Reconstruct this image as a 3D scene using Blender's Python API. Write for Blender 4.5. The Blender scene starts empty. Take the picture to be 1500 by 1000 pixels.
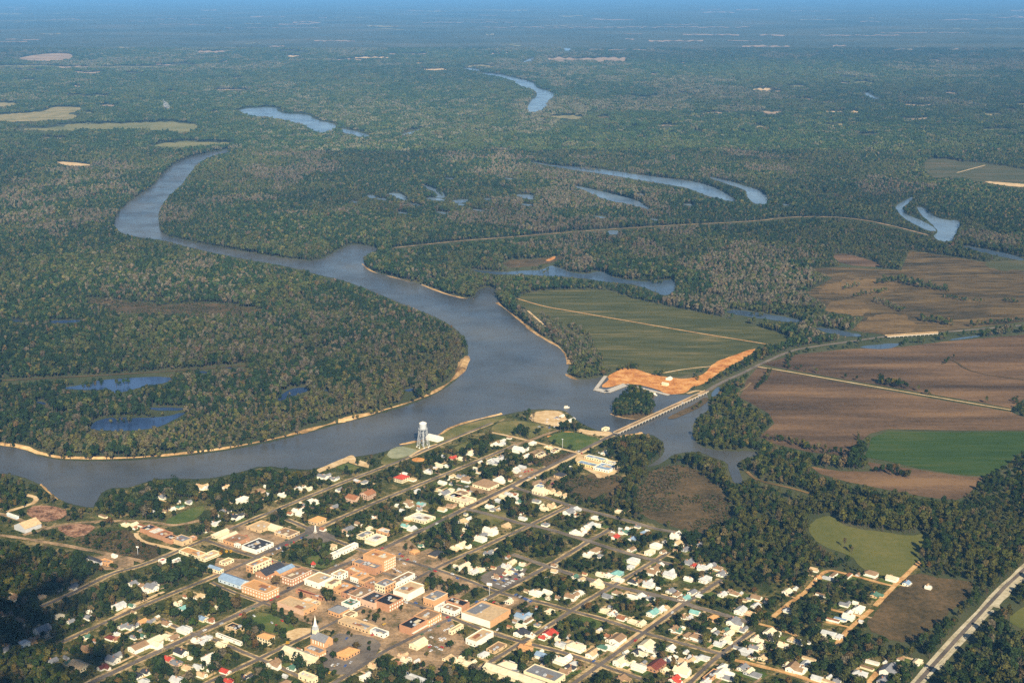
import bpy, math, random
import numpy as np
from mathutils import Vector
from mathutils.geometry import tessellate_polygon
R = random.Random(11)
rng = np.random.default_rng(11)
sc = bpy.context.scene
COL = sc.collection
# ------------------------------------------------------------------ camera model
FPX, CAMH = 2060.0, 650.0
PITCH = math.atan(525 / FPX)
CP, SP = math.cos(PITCH), math.sin(PITCH)
SUN_EL, SUN_AZ = math.radians(31), math.radians(168)      # bearing, +Y is north


def G(x, y, z=0.0):
    """photo pixel -> point of the plane at height z"""
    u = (np.asarray(x, float) - 750) / FPX
    v = (500 - np.asarray(y, float)) / FPX
    dy = CP + SP * v
    dz = -SP + CP * v
    t = (z - CAMH) / dz
    return u * t, dy * t


def PX(X, Y, Z=0.0):
    dep = Y * CP + (CAMH - Z) * SP
    up = Y * SP - (CAMH - Z) * CP
    return 750 + FPX * X / dep, 500 - FPX * up / dep


def g2(x, y, z=0.0):
    a, b = G(x, y, z)
    return np.array([float(a), float(b)])


# ------------------------------------------------------------------ polygons helpers
def chaikin(p, n=2, closed=True):
    p = np.array(p, float)
    for _ in range(n):
        if closed:
            q = np.roll(p, -1, 0)
            a, b = .75 * p + .25 * q, .25 * p + .75 * q
            p = np.stack([a, b], 1).reshape(-1, 2)
        else:
            a, b = .75 * p[:-1] + .25 * p[1:], .25 * p[:-1] + .75 * p[1:]
            p = np.vstack([p[:1], np.stack([a, b], 1).reshape(-1, 2), p[-1:]])
    return p


def pairs(s):
    v = [float(t) for t in s.replace(';', ' ').replace(',', ' ').split()]
    return [(v[i], v[i + 1]) for i in range(0, len(v), 2)]


MX0, MX1, MY0, MY1 = -350, 1850, -22, 1320
MW, MH = MX1 - MX0, MY1 - MY0


def fill(mask, poly):
    p = np.array(poly, float)
    y0, y1 = int(max(MY0, math.floor(p[:, 1].min()))), int(min(MY1 - 1, math.ceil(p[:, 1].max())))
    x, y = p[:, 0], p[:, 1]
    xn, yn = np.roll(x, -1), np.roll(y, -1)
    for r in range(y0, y1 + 1):
        yy = r + .5
        c = (y <= yy) != (yn <= yy)
        if not c.any():
            continue
        xs = np.sort(x[c] + (yy - y[c]) / (yn[c] - y[c]) * (xn[c] - x[c]))
        for a, b in zip(xs[::2], xs[1::2]):
            i0, i1 = int(round(max(a, MX0) - MX0)), int(round(min(b, MX1) - MX0))
            if i1 > i0:
                mask[r - MY0, i0:i1] = 1
            elif MX0 < a < MX1 - 1 and i0 < MW:
                mask[r - MY0, i0] = 1


def look(mask, px, py):
    i = np.clip(np.round(px - MX0).astype(int), 0, MW - 1)
    j = np.clip(np.floor(py - MY0).astype(int), 0, MH - 1)
    return mask[j, i]


def newmask():
    return np.zeros((MH, MW), np.uint8)


NOTREE = newmask()      # nothing of a tree may show here: water, fields, roads
NOBASE = newmask()      # no tree may stand here
OPEN = newmask()        # thin growth
TOWN = newmask()
HEDGE = newmask()
LOT = newmask()         # paved ground: only the odd tree


def vnoise(x, y, scale, seed):
    r = np.random.default_rng(seed)
    n = 257
    t = r.random((n, n))
    u, v = x / scale + 1000.3, y / scale + 1000.7
    i, j = np.floor(u).astype(int), np.floor(v).astype(int)
    fu, fv = u - i, v - j
    fu, fv = fu * fu * (3 - 2 * fu), fv * fv * (3 - 2 * fv)
    i0, i1, j0, j1 = i % n, (i + 1) % n, j % n, (j + 1) % n
    return (t[i0, j0] * (1 - fu) + t[i1, j0] * fu) * (1 - fv) + (t[i0, j1] * (1 - fu) + t[i1, j1] * fu) * fv


# ------------------------------------------------------------------ materials
def nodes(name):
    m = bpy.data.materials.new(name)
    m.use_nodes = True
    nt = m.node_tree
    b = nt.nodes['Principled BSDF']
    b.inputs['Specular IOR Level'].default_value = .2
    return m, nt, b


def N(nt, t, **k):
    n = nt.nodes.new(t)
    for a, v in k.items():
        if hasattr(n, a) and a not in n.inputs:
            setattr(n, a, v)
        else:
            n.inputs[a].default_value = v
    return n


def noise_mat(name, stops, scale=.02, detail=6, rough=.9, spec=.1, stretch=None, rot=0.0, bump=0, scale2=None, mix2=.5,
              distort=0.0, space='Object', s2str=False):
    """stops: [(pos, rgb)...] over a fractal noise in world metres"""
    m, nt, b = nodes(name)
    L = nt.links.new
    tc = N(nt, 'ShaderNodeTexCoord')
    mp = N(nt, 'ShaderNodeMapping')
    mp.inputs['Rotation'].default_value = (0, 0, rot)
    if stretch:
        mp.inputs['Scale'].default_value = stretch
    L(tc.outputs[space], mp.inputs['Vector'])
    n1 = N(nt, 'ShaderNodeTexNoise', Scale=scale, Detail=detail, Roughness=.62)
    n1.inputs['Distortion'].default_value = distort
    L(mp.outputs[0], n1.inputs['Vector'])
    fac = n1.outputs['Fac']
    if scale2:
        n2 = N(nt, 'ShaderNodeTexNoise', Scale=scale2, Detail=4, Roughness=.7)
        L(mp.outputs[0] if s2str else tc.outputs[space], n2.inputs['Vector'])
        mx = N(nt, 'ShaderNodeMix')
        mx.inputs[0].default_value = mix2
        L(fac, mx.inputs[2])
        L(n2.outputs['Fac'], mx.inputs[3])
        fac = mx.outputs[0]
    cr = N(nt, 'ShaderNodeValToRGB')
    e = cr.color_ramp.elements
    while len(e) < len(stops):
        e.new(.5)
    for el, (p, c) in zip(e, stops):
        el.position = .5 + (p - .5) * (.56 if scale2 else .8)
        el.color = (*c, 1)
    L(fac, cr.inputs['Fac'])
    L(cr.outputs[0], b.inputs['Base Color'])
    b.inputs['Roughness'].default_value = rough
    b.inputs['Specular IOR Level'].default_value = spec
    if bump:
        bp = N(nt, 'ShaderNodeBump', Strength=bump)
        bp.inputs['Distance'].default_value = 1.0
        L(fac, bp.inputs['Height'])
        L(bp.outputs[0], b.inputs['Normal'])
    return m


def paint(name, c, var=.18, rough=.8, scale=.35, spec=.2):
    d = tuple(x * (1 - var) for x in c)
    l = tuple(min(.95, x * (1 + var * .6)) for x in c)
    return noise_mat(name, [(.3, d), (.55, c), (.75, l)], scale=scale, detail=5, rough=rough, spec=spec, scale2=1.7, mix2=.4)


M = {}
WALLC = {'white': (.82, .77, .64), 'cream': (.76, .65, .42), 'tan': (.56, .40, .22), 'brick': (.42, .22, .12),
         'orange': (.56, .32, .15), 'pink': (.55, .37, .25), 'grey': (.45, .46, .46), 'pale blue': (.50, .60, .66), 'yellow': (.74, .60, .27)}
ROOFC = {'white': (.70, .66, .55), 'silver': (.50, .51, .49), 'grey': (.20, .205, .215), 'dark': (.045, .047, .055), 'brown': (.28, .18, .10),
         'tan': (.56, .40, .22), 'orange': (.58, .31, .12), 'red': (.46, .06, .035), 'maroon': (.17, .045, .03), 'green': (.08, .17, .12),
         'blue': (.24, .34, .46), 'cream': (.70, .60, .40), 'rust': (.30, .13, .06), 'teal': (.20, .42, .38), 'black': (.018, .018, .02)}
for k, c in WALLC.items():
    M['w_' + k] = paint('wall_' + k.replace(' ', '_'), c, .14)
for k, c in ROOFC.items():
    M['r_' + k] = paint('roof_' + k, c, .25, scale=.25)
M['glass'] = paint('dark_window_glass', (.03, .035, .045), .3, rough=.15, spec=.5)
M['trim'] = paint('pale_trim', (.80, .74, .60), .1)
M['concrete'] = paint('concrete', (.50, .46, .39), .2)
M['steel'] = paint('white_painted_steel', (.44, .46, .47), .12, rough=.45, spec=.4)
M['black'] = paint('black_rubber', (.02, .02, .02), .2)
M['wood'] = paint('weathered_timber', (.30, .23, .15), .25)
for k, c in {'white': (.8, .8, .78), 'red': (.5, .03, .02), 'blue': (.05, .12, .35), 'black': (.02, .02, .025), 'silver': (.5, .52, .54),
             'tan': (.45, .33, .18), 'green': (.05, .14, .07), 'yellow': (.75, .45, .04), 'orange': (.7, .2, .03)}.items():
    M['c_' + k] = paint('car_paint_' + k, c, .05, rough=.3, spec=.5)

# setting materials
M['ground'] = noise_mat('woodland_floor', [(.30, (.034, .044, .016)), (.46, (.056, .066, .025)), (.60, (.085, .086, .036)), (.78, (.15, .12, .066))],
                        scale=.0006, detail=14, scale2=.008, mix2=.4)
M['townground'] = noise_mat('town_grass_and_dirt', [(.30, (.024, .036, .009)), (.46, (.052, .062, .015)), (.57, (.105, .096, .028)), (.69, (.30, .22, .10))],
                            scale=.034, detail=8, scale2=.25, mix2=.35)
M['lawn'] = noise_mat('mown_lawn', [(.3, (.050, .085, .016)), (.5, (.082, .115, .024)), (.7, (.16, .15, .045))], scale=.03, detail=7, scale2=.4, mix2=.3)
M['parkgrass'] = noise_mat('dry_park_grass', [(.3, (.085, .095, .022)), (.5, (.14, .135, .038)), (.72, (.25, .19, .075))], scale=.03, detail=7, scale2=.3, mix2=.3)
M['greenfield'] = noise_mat('cropped_green_field', [(.28, (.040, .050, .014)), (.45, (.064, .070, .020)), (.57, (.092, .090, .028)), (.75, (.180, .140, .052))],
                            scale=.012, detail=7, stretch=(.25, 1.5, 1), rot=.35, scale2=.05, mix2=.45, distort=1.2, s2str=True)
M['brightfield'] = noise_mat('winter_rye', [(.3, (.026, .056, .009)), (.5, (.040, .074, .013)), (.75, (.085, .095, .022))], scale=.010, detail=8,
                             stretch=(.22, 1.8, 1), scale2=.05, mix2=.5, s2str=True)
M['brownfield'] = noise_mat('ploughed_brown_field', [(.30, (.055, .036, .019)), (.46, (.105, .066, .034)), (.58, (.150, .092, .048)), (.75, (.225, .135, .064))],
                            scale=.009, detail=9, stretch=(.28, 1.9, 1), rot=.12, scale2=.12, mix2=.22)
M['meadow'] = noise_mat('mottled_wet_meadow', [(.32, (.030, .027, .009)), (.45, (.072, .052, .020)), (.56, (.115, .078, .030)), (.72, (.19, .128, .048))],
                      scale=.013, detail=10, stretch=(.35, 1.5, 1), rot=.1, scale2=.05, mix2=.5, s2str=True, distort=1.0)
M['strawfield'] = noise_mat('straw_stubble', [(.30, (.072, .050, .018)), (.5, (.155, .100, .038)), (.75, (.27, .175, .068))], scale=.011, detail=9,
                            stretch=(.4, 1.6, 1), rot=-.2, scale2=.1, mix2=.3)
M['olivefield'] = noise_mat('olive_pasture', [(.3, (.085, .098, .022)), (.5, (.118, .122, .030)), (.75, (.165, .150, .042))], scale=.010, detail=6, scale2=.15, mix2=.35)
M['scrub'] = noise_mat('brown_scrub_floor', [(.3, (.050, .040, .016)), (.5, (.092, .066, .028)), (.72, (.150, .098, .044))], scale=.02, detail=9, scale2=.16, mix2=.4)
M['marsh'] = noise_mat('wet_marsh_grass', [(.3, (.050, .058, .022)), (.5, (.078, .080, .032)), (.7, (.13, .10, .048))], scale=.012, detail=8, stretch=(.4, 1.5, 1))
M['orangedirt'] = noise_mat('orange_clay', [(.28, (.28, .092, .024)), (.5, (.56, .24, .062)), (.7, (.72, .40, .14))], scale=.05, detail=8, scale2=.3, mix2=.4, bump=.6)
M['dirtroad'] = noise_mat('ochre_dirt_road', [(.28, (.30, .155, .055)), (.5, (.54, .31, .12)), (.7, (.66, .44, .20))], scale=.06, detail=8, scale2=.35, mix2=.45)
M['sand'] = noise_mat('pale_sand', [(.28, (.40, .26, .12)), (.5, (.60, .42, .21)), (.75, (.74, .58, .36))], scale=.06, detail=8, scale2=.35, mix2=.4)
M['bank'] = noise_mat('river_bank_sand', [(.30, (.16, .095, .035)), (.45, (.36, .22, .09)), (.62, (.58, .38, .17)), (.8, (.70, .50, .26))], scale=.015, detail=9, scale2=.14, mix2=.35)
M['lot'] = noise_mat('tan_paving', [(.28, (.085, .085, .030)), (.42, (.20, .14, .075)), (.54, (.33, .22, .12)), (.72, (.50, .34, .19))], scale=.045, detail=8, scale2=.3, mix2=.35)
M['greylot'] = noise_mat('old_asphalt_lot', [(.3, (.105, .088, .072)), (.5, (.165, .140, .112)), (.75, (.25, .20, .145))], scale=.04, detail=8, scale2=.4, mix2=.35)
M['gravel'] = noise_mat('pale_green_gravel', [(.3, (.19, .20, .12)), (.5, (.27, .28, .17)), (.75, (.36, .35, .22))], scale=.05, detail=8, scale2=.5, mix2=.4)
M['debris'] = noise_mat('reddish_rubble_ground', [(.32, (.06, .045, .024)), (.46, (.20, .10, .055)), (.58, (.36, .20, .115)), (.75, (.5, .32, .2))], scale=.07, detail=9, scale2=.3, mix2=.5)
M['asphalt'] = noise_mat('worn_asphalt', [(.3, (.085, .074, .062)), (.5, (.135, .115, .095)), (.75, (.22, .18, .14))], scale=.03, detail=7, scale2=.5, mix2=.3)
M['verge'] = noise_mat('sandy_verge', [(.34, (.11, .10, .035)), (.46, (.26, .19, .085)), (.56, (.46, .33, .16)), (.75, (.62, .47, .26))], scale=.045, detail=8, scale2=.3, mix2=.4)
M['paleverge'] = noise_mat('white_chalk_verge', [(.3, (.30, .26, .16)), (.5, (.48, .42, .28)), (.75, (.62, .55, .4))], scale=.05, detail=8, scale2=.3, mix2=.4)
M['track'] = noise_mat('dirt_track', [(.3, (.11, .085, .042)), (.5, (.20, .14, .07)), (.75, (.30, .21, .11))], scale=.02, detail=7)
M['bark'] = paint('bark', (.075, .058, .042), .3)
M['palegreen'] = noise_mat('pale_dry_meadow', [(.3, (.16, .15, .055)), (.5, (.26, .22, .09)), (.7, (.36, .28, .13))], scale=.012, detail=8)
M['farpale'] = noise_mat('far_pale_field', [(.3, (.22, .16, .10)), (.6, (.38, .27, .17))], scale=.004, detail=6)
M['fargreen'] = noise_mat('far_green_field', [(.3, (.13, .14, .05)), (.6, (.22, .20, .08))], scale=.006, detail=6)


def water_mat(name, base, rough, sp, bscale=.05, bstr=.25):
    m, nt, b = nodes(name)
    L = nt.links.new
    tc = N(nt, 'ShaderNodeTexCoord')
    n0 = N(nt, 'ShaderNodeTexNoise', Scale=.006, Detail=6, Roughness=.55)
    L(tc.outputs['Object'], n0.inputs['Vector'])
    cr = N(nt, 'ShaderNodeValToRGB')
    e = cr.color_ramp.elements
    e[0].position, e[0].color = .35, (*[c * .70 for c in base], 1)
    e[1].position, e[1].color = .68, (base[0] * 1.5, base[1] * 1.38, base[2] * 1.2, 1)
    L(n0.outputs['Fac'], cr.inputs['Fac'])
    L(cr.outputs[0], b.inputs['Base Color'])
    rm = N(nt, 'ShaderNodeMapRange')
    rm.inputs[1].default_value, rm.inputs[2].default_value = .35, .65
    rm.inputs[3].default_value, rm.inputs[4].default_value = rough * .6, rough * 1.7
    n9 = N(nt, 'ShaderNodeTexNoise', Scale=.011, Detail=8, Roughness=.7)
    L(tc.outputs['Object'], n9.inputs['Vector'])
    L(n9.outputs['Fac'], rm.inputs[0])
    L(rm.outputs[0], b.inputs['Roughness'])
    b.inputs['Specular IOR Level'].default_value = sp
    b.inputs['IOR'].default_value = 1.33
    n1 = N(nt, 'ShaderNodeTexNoise', Scale=bscale, Detail=6, Roughness=.7)
    L(tc.outputs['Object'], n1.inputs['Vector'])
    bp = N(nt, 'ShaderNodeBump', Strength=bstr, Distance=1.5)
    L(n1.outputs['Fac'], bp.inputs['Height'])
    L(bp.outputs[0], b.inputs['Normal'])
    return m


M['river'] = water_mat('silty_river_water', (.074, .080, .082), .24, .5, .05, .5)
M['pool'] = water_mat('pool_sky_glint_tint', (.12, .18, .26), .2, .5, .06, .2)  # pale blue base colour paints the sky glint onto the water
M['pond'] = water_mat('still_pond_water', (.030, .060, .150), .15, .5, .2, .1)
M['lake'] = water_mat('backwater', (.060, .095, .15), .2, .5, .06, .2)  # blue base colour carries a painted sky reflection


# ------------------------------------------------------------------ object helpers
def tag(o, label=None, cat=None, group=None, kind=None):
    for k, v in (('label', label), ('category', cat), ('group', group), ('kind', kind)):
        if v:
            o[k] = v
    return o


def mesh(name, verts, faces, mats, parent=None, fmat=None, loc=None, smooth=False):
    me = bpy.data.meshes.new(name)
    me.from_pydata([tuple(map(float, v)) for v in verts], [], faces)
    for m in (mats if isinstance(mats, (list, tuple)) else [mats]):
        me.materials.append(m)
    if fmat is not None:
        me.polygons.foreach_set('material_index', fmat)
    if smooth:
        me.polygons.foreach_set('use_smooth', [True] * len(me.polygons))
    me.update()
    o = bpy.data.objects.new(name, me)
    COL.objects.link(o)
    if parent:
        o.parent = parent
    if loc is not None:
        o.location = loc
    return o


def empty(name, loc, rz=0.0):
    o = bpy.data.objects.new(name, None)
    o.empty_display_size = 2
    COL.objects.link(o)
    o.location = loc
    o.rotation_euler = (0, 0, rz)
    return o


class MB:
    """collects solids into one mesh"""
    def __init__(self):
        self.v, self.f, self.m = [], [], []

    def add(self, v, f, m=0):
        o = len(self.v)
        self.v += v
        self.f += [tuple(i + o for i in q) for q in f]
        self.m += [m] * len(f)

    def box(self, x0, x1, y0, y1, z0, z1, m=0):
        self.add([(x0, y0, z0), (x1, y0, z0), (x1, y1, z0), (x0, y1, z0), (x0, y0, z1), (x1, y0, z1), (x1, y1, z1), (x0, y1, z1)],
                 [(3, 2, 1, 0), (4, 5, 6, 7), (0, 1, 5, 4), (1, 2, 6, 5), (2, 3, 7, 6), (3, 0, 4, 7)], m)

    def lathe(self, prof, n=16, cx=0, cy=0, m=0):
        v, f = [], []
        for r, z in prof:
            for k in range(n):
                a = 2 * math.pi * k / n
                v.append((cx + r * math.cos(a), cy + r * math.sin(a), z))
        for i in range(len(prof) - 1):
            for k in range(n):
                f.append((i * n + k, i * n + (k + 1) % n, (i + 1) * n + (k + 1) % n, (i + 1) * n + k))
        f.append(tuple(range(n))[::-1])
        f.append(tuple((len(prof) - 1) * n + k for k in range(n)))
        self.add(v, f, m)

    def bar(self, a, b, r=.1, n=6, m=0):
        a, b = Vector(a), Vector(b)
        d = (b - a).normalized()
        u = d.orthogonal().normalized()
        w = d.cross(u)
        v = [tuple(p + u * (r * math.cos(2 * math.pi * k / n)) + w * (r * math.sin(2 * math.pi * k / n))) for p in (a, b) for k in range(n)]
        f = [(k, (k + 1) % n, n + (k + 1) % n, n + k) for k in range(n)] + [tuple(range(n))[::-1], tuple(range(n, 2 * n))]
        self.add(v, f, m)

    def build(self, name, mats, parent=None, loc=None, smooth=False):
        return mesh(name, self.v, self.f, mats, parent, self.m, loc, smooth)


ZC = [0]


def lift():
    ZC[0] += 1
    return ZC[0] * .0006


def sheet(name, poly, z, mat, label, kind='structure', smooth=2, nobase=True, notree=True, jitter=0.0, cat=None, masks=()):
    z = z + lift()
    p = np.array(poly, float)
    if smooth:
        p = chaikin(p, smooth)
    if jitter:
        r = np.random.default_rng(abs(len(poly) * 7 + int(p[0, 0])))
        # subdivide long edges then jitter
        q = []
        for a, b in zip(p, np.roll(p, -1, 0)):
            n = max(1, int(np.hypot(*(b - a)) / 5))
            for k in range(n):
                q.append(a + (b - a) * k / n + r.normal(0, jitter, 2) * (1, .45))
        p = np.array(q)
    X, Y = G(p[:, 0], p[:, 1], z)
    pts = [Vector((a, b, 0)) for a, b in zip(X, Y)]
    tris = tessellate_polygon([pts])
    faces = []
    for t in tris:
        a, b, c = (pts[i] for i in t)
        s = (b - a).cross(c - a).z
        faces.append(tuple(t) if s > 0 else tuple(t)[::-1])
    o = mesh(name, [(a, b, z) for a, b in zip(X, Y)], faces, mat)
    tag(o, label, cat, None, kind)
    if nobase:
        fill(NOBASE, p)
    if notree:
        fill(NOTREE, p)
    for m in masks:
        fill(m, p)
    return o


def polyline(pts, z, n=0):
    p = np.array(pts, float)
    if n:
        p = chaikin(p, n, False)
    X, Y = G(p[:, 0], p[:, 1], z)
    w = np.stack([X, Y], 1)
    out = []
    for a, b in zip(w[:-1], w[1:]):
        k = max(1, int(np.hypot(*(b - a)) / 25))
        out += [a + (b - a) * i / k for i in range(k)]
    out.append(w[-1])
    return np.array(out)


def offset(w, d):
    t = np.gradient(w, axis=0)
    t /= np.linalg.norm(t, axis=1)[:, None] + 1e-9
    return w + np.stack([-t[:, 1], t[:, 0]], 1) * (d[:, None] if hasattr(d, '__len__') else d)


def maskribbon(mask, w, half):
    a, b = offset(w, half), offset(w, -half)
    for i in range(len(w) - 1):
        q = np.array([a[i], a[i + 1], b[i + 1], b[i]])
        x, y = PX(q[:, 0], q[:, 1], 0)
        fill(mask, np.stack([x, y], 1))


def ribbon(name, pts, width, z, mat, label, smooth=0, nobase=2.0, notree=0.0, rough=0.0, profile=None):
    z = z + (lift() if profile is None else 0)
    w = polyline(pts, z, smooth)
    h = np.full(len(w), width / 2.0)
    r = np.random.default_rng(int(abs(w[0, 0]) + abs(w[-1, 1])))
    if profile is None:
        a = offset(w, h * (1 + rough * r.normal(0, 1, len(w))))
        b = offset(w, -h * (1 + rough * r.normal(0, 1, len(w))))
        v = [(p[0], p[1], z) for p in a] + [(p[0], p[1], z) for p in b]
        n = len(w)
        f = [(n + i, n + i + 1, i + 1, i) for i in range(n - 1)]
    else:
        v, n = [], len(w)
        for d, zz in profile:
            jit = 1 + rough * r.normal(0, .5, n)
            if rough > .3:
                ph = vnoise(w[:, 0], w[:, 1], 70, 61) * .6 + vnoise(w[:, 0], w[:, 1], 27, 62) * .4
                jit = jit * np.clip((ph - .22) * 2.6, .06, 1.9)
            v += [(p[0], p[1], max(.05, zz * j)) for p, j in zip(offset(w, d * jit), jit)]
        f = [(k * n + i, k * n + i + 1, (k + 1) * n + i + 1, (k + 1) * n + i) for k in range(len(profile) - 1) for i in range(n - 1)]
    o = mesh(name, v, f, mat)
    tag(o, label, None, None, 'structure')
    if nobase is not None:
        maskribbon(NOBASE, w, width / 2 + nobase)
    if notree:
        maskribbon(NOTREE, w, notree)
    return o


# ------------------------------------------------------------------ ground
def make_ground():
    ys = [-3000, 0, 1000, 2000, 4000, 8000, 16000, 32000, 60000, 100000]
    xs = [-60000, -20000, -6000, -2000, 0, 2000, 6000, 20000, 60000]
    v = [(x, y, 0) for y in ys for x in xs]
    n = len(xs)
    f = [(j * n + i, j * n + i + 1, (j + 1) * n + i + 1, (j + 1) * n + i) for j in range(len(ys) - 1) for i in range(n - 1)]
    tag(mesh('ground', v, f, M['ground']), 'flat wooded lowland running out to the hazy horizon', None, None, 'structure')


make_ground()
# ------------------------------------------------------------------ town extents first (ground sheet)
TOWNPOLY = pairs('''-260,745 -60,735 30,712 60,712 100,738 140,745 170,716 240,702 300,705 350,695 385,684 430,690 465,688 510,672 560,666 586,653 640,642 660,627
 735,609 800,600 830,602 845,618 870,630 900,634 905,645 880,660 930,680 925,700 905,720 880,735 900,750 960,768 1010,783 1060,815 1110,840 1180,850 1250,838
 1330,822 1350,826 1345,850 1310,905 1262,925 1300,960 1345,1000 1420,1120 1420,1310 -340,1310 -340,800''')
sheet('town_ground', TOWNPOLY, .10, M['townground'], 'mixed grass and bare earth between the houses of the town', nobase=False, notree=False, smooth=0, masks=(TOWN,))

# ------------------------------------------------------------------ water
RIVER = pairs('''-200,640 -100,645 0,653 30,657 60,669 100,675 180,675 250,670 320,662 390,649 440,637 500,620 560,605 610,590 650,571 678,547 686,522 685,500
 667,480 634,462 577,440 533,421 500,410 470,403 430,392 380,383 330,374 275,362 240,352 200,347 175,341 165,325 180,302 205,285 228,270 240,252 258,238 285,228 310,223 335,219
 338,222 312,228 291,238 278,255 262,275 242,292 232,310 232,330 240,345 270,352 310,360 370,371 420,379 465,383 490,369 510,359 530,358 560,365 535,373 531,386 541,395
 557,401 580,406 600,412 618,416 647,428 677,436 695,437 697,426 714,419 727,425 729,443 747,457 764,470 781,485 801,497 821,508 831,523 834,533 829,547
 844,556 867,555 884,551 900,556 930,560 979,574 1004,580 1035,572 1037,590 1039,600 1021,610 1015,621 1014,632 1018,648 1035,657 1067,661 1110,660 1110,666 1088,672 1078,680 1084,690 1088,708 1074,708
 1068,690 1066,677 1044,670 1030,663 1012,661 986,665 976,674 960,682 946,684 960,676 972,665 973,650 962,638 940,634 905,640 895,634 870,629 845,616 830,601 800,599
 780,599 735,608 700,615 660,626 640,641 608,649 585,653 560,663 510,670 465,687 430,687 385,681 350,692 300,702 240,699 205,708 190,714 160,714 145,724 140,737
 135,744 100,737 75,724 60,709 30,697 0,692 -100,688 -200,690''')
sheet('river', RIVER, .35, M['river'], 'wide grey blue river winding from the far left past the town', smooth=1, jitter=.5)
WATERS = [
 ('345,163 363,158 407,157 405,163 420,167 453,168 460,175 495,183 490,189 483,193 463,197 450,185 427,178 393,172 367,170', 'pale river bend shining beyond the big wooded loop', 'river'),
 ('497,187 520,192 545,199 541,201 520,200 500,193', 'thin bright water thread trailing from the pale bend', 'river'),
 ('588,197 613,190 620,187 613,193 590,200', 'short bright water sliver between far woods', 'river'),
 ('743,112 767,117 783,122 787,130 810,135 811,143 802,150 802,159 773,167 772,160 777,147 787,142 785,132 763,127 747,115 690,106 735,109', 'bright far river reach bending between woods', 'river'),
 ('677,100 700,101 706,105 680,102', 'narrow bright water glint beyond the far reach', 'river'),
 ('765,91 783,84 783,88 767,93', 'small slanting far water glint', 'river'),
 ('825,70 840,72 833,76 826,74', 'farthest little patch of bright water', 'river'),
 ('1263,135 1273,136 1280,142 1293,145 1287,147 1270,142', 'lone slanted pond among far woods', 'pond'),
 ('770,236 792,239 815,243 870,246 940,257 1000,264 1027,268 1050,276 1070,287 1080,297 1063,293 1037,288 1017,279 1000,274 950,266 890,256 820,246', 'long thin curved oxbow lake in the swamp woods', 'lake'),
 ('1030,257 1067,265 1093,273 1117,280 1127,293 1123,300 1103,298 1093,286 1096,279 1060,268', 'hooked bright end of the oxbow lake', 'lake'),
 ('833,270 867,277 900,285 933,293 957,309 940,304 917,298 883,292 867,283', 'grey slough lying below the oxbow lake', 'lake'),
 ('618,270 633,275 653,283 653,290 637,290 643,284 627,277', 'bent swamp pool with bright water', 'pond'),
 ('565,283 587,282 600,293 590,293 577,288', 'small swamp pool at the west end', 'pond'),
 ('660,293 690,292 682,297 667,298', 'shallow swamp pool east of the bent pool', 'pond'),
 ('753,285 783,285 783,293 763,290', 'small pool alone in the swamp woods', 'pond'),
 ('537,285 553,287 550,291 540,290', 'tiny westernmost swamp pool', 'pond'),
 ('1310,301 1333,290 1339,288 1333,297 1320,304 1328,315 1318,314', 'narrow creek arm at the eastern woods', 'lake'),
 ('1312,303 1328,314 1345,321 1362,329 1374,338 1362,339 1340,329 1320,317', 'channel joining the two creek pools', 'lake'),
 ('1340,303 1353,303 1363,313 1380,322 1410,323 1402,336 1397,352 1381,355 1366,347 1376,338 1360,325', 'broad creek pool at the eastern woods', 'lake'),
 ('684,395 704,396 740,399 767,396 794,396 807,388 821,393 851,403 881,396 894,405 924,411 951,413 978,410 991,410 988,430 968,433 961,427 934,418 901,413 884,413 851,407 801,404 767,402 720,402', 'branching blue slough behind the green field', 'lake'),
 ('1057,457 1077,453 1117,459 1167,467 1180,472 1154,472 1127,468 1094,463', 'long blue pool beside the brown wet meadow', 'lake'),
 ('1187,478 1227,483 1267,491 1255,494 1220,490', 'wet strip behind the causeway highway', 'lake'),
 ('1247,508 1321,501 1314,508 1290,512', 'wet patch in the field by the highway bridge', 'lake'),
 ('1384,498 1437,490 1437,493 1400,498', 'thin water strip along the highway', 'lake'),
 ('1400,358 1440,364 1500,377 1500,383 1440,370', 'thin channel running east from the creek pool', 'lake'),
 ('888,338 905,337 908,343 892,344', 'small bright pool on the dike line', 'pond'),
 ('98,568 134,563 147,558 187,555 237,553 238,560 204,565 167,575 165,568 140,570', 'long pool among trees in the left woods', 'pond'),
 ('144,621 157,613 187,612 227,613 262,604 247,615 214,628 144,628', 'dark blue pool in the left woods near the river', 'pond'),
 ('404,583 427,568 451,567 454,572 427,580 411,588', 'small oval pool in the left woods by the bend', 'pond'),
 ('217,597 240,596 274,598 262,601 225,601', 'dark narrow pool in the left woods', 'pond'),
 ('592,570 610,568 603,573 594,573', 'tiny pool near the sandy river point', 'pond'),
 ('70,470 118,468 116,472 76,474', 'faint pool far inside the left woods', 'pond'),
 ('1040,578 1052,565 1056,570 1046,582', 'blue inlet beside the causeway trees', 'lake'),
]
for s, lab, mt in WATERS:
    p = pairs(s)
    far = np.mean([q[1] for q in p]) < 220
    if 'left woods' in lab and len(p) > 7:
        cxy = np.mean(np.array(p), 0)
        p = [tuple(cxy + (np.array(q) - cxy) * 1.22) for q in p]
    mq = 'pool' if (mt != 'river' and np.mean([q[1] for q in p]) < 350) or far else mt  # far and swamp waters take the colour with the painted sky glint
    sheet('river' if mt == 'river' else 'lake' if mt == 'lake' else 'pond', p, 1.2 if far else .4, M[mq], lab, smooth=2, jitter=.5 if not far else .25)

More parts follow.
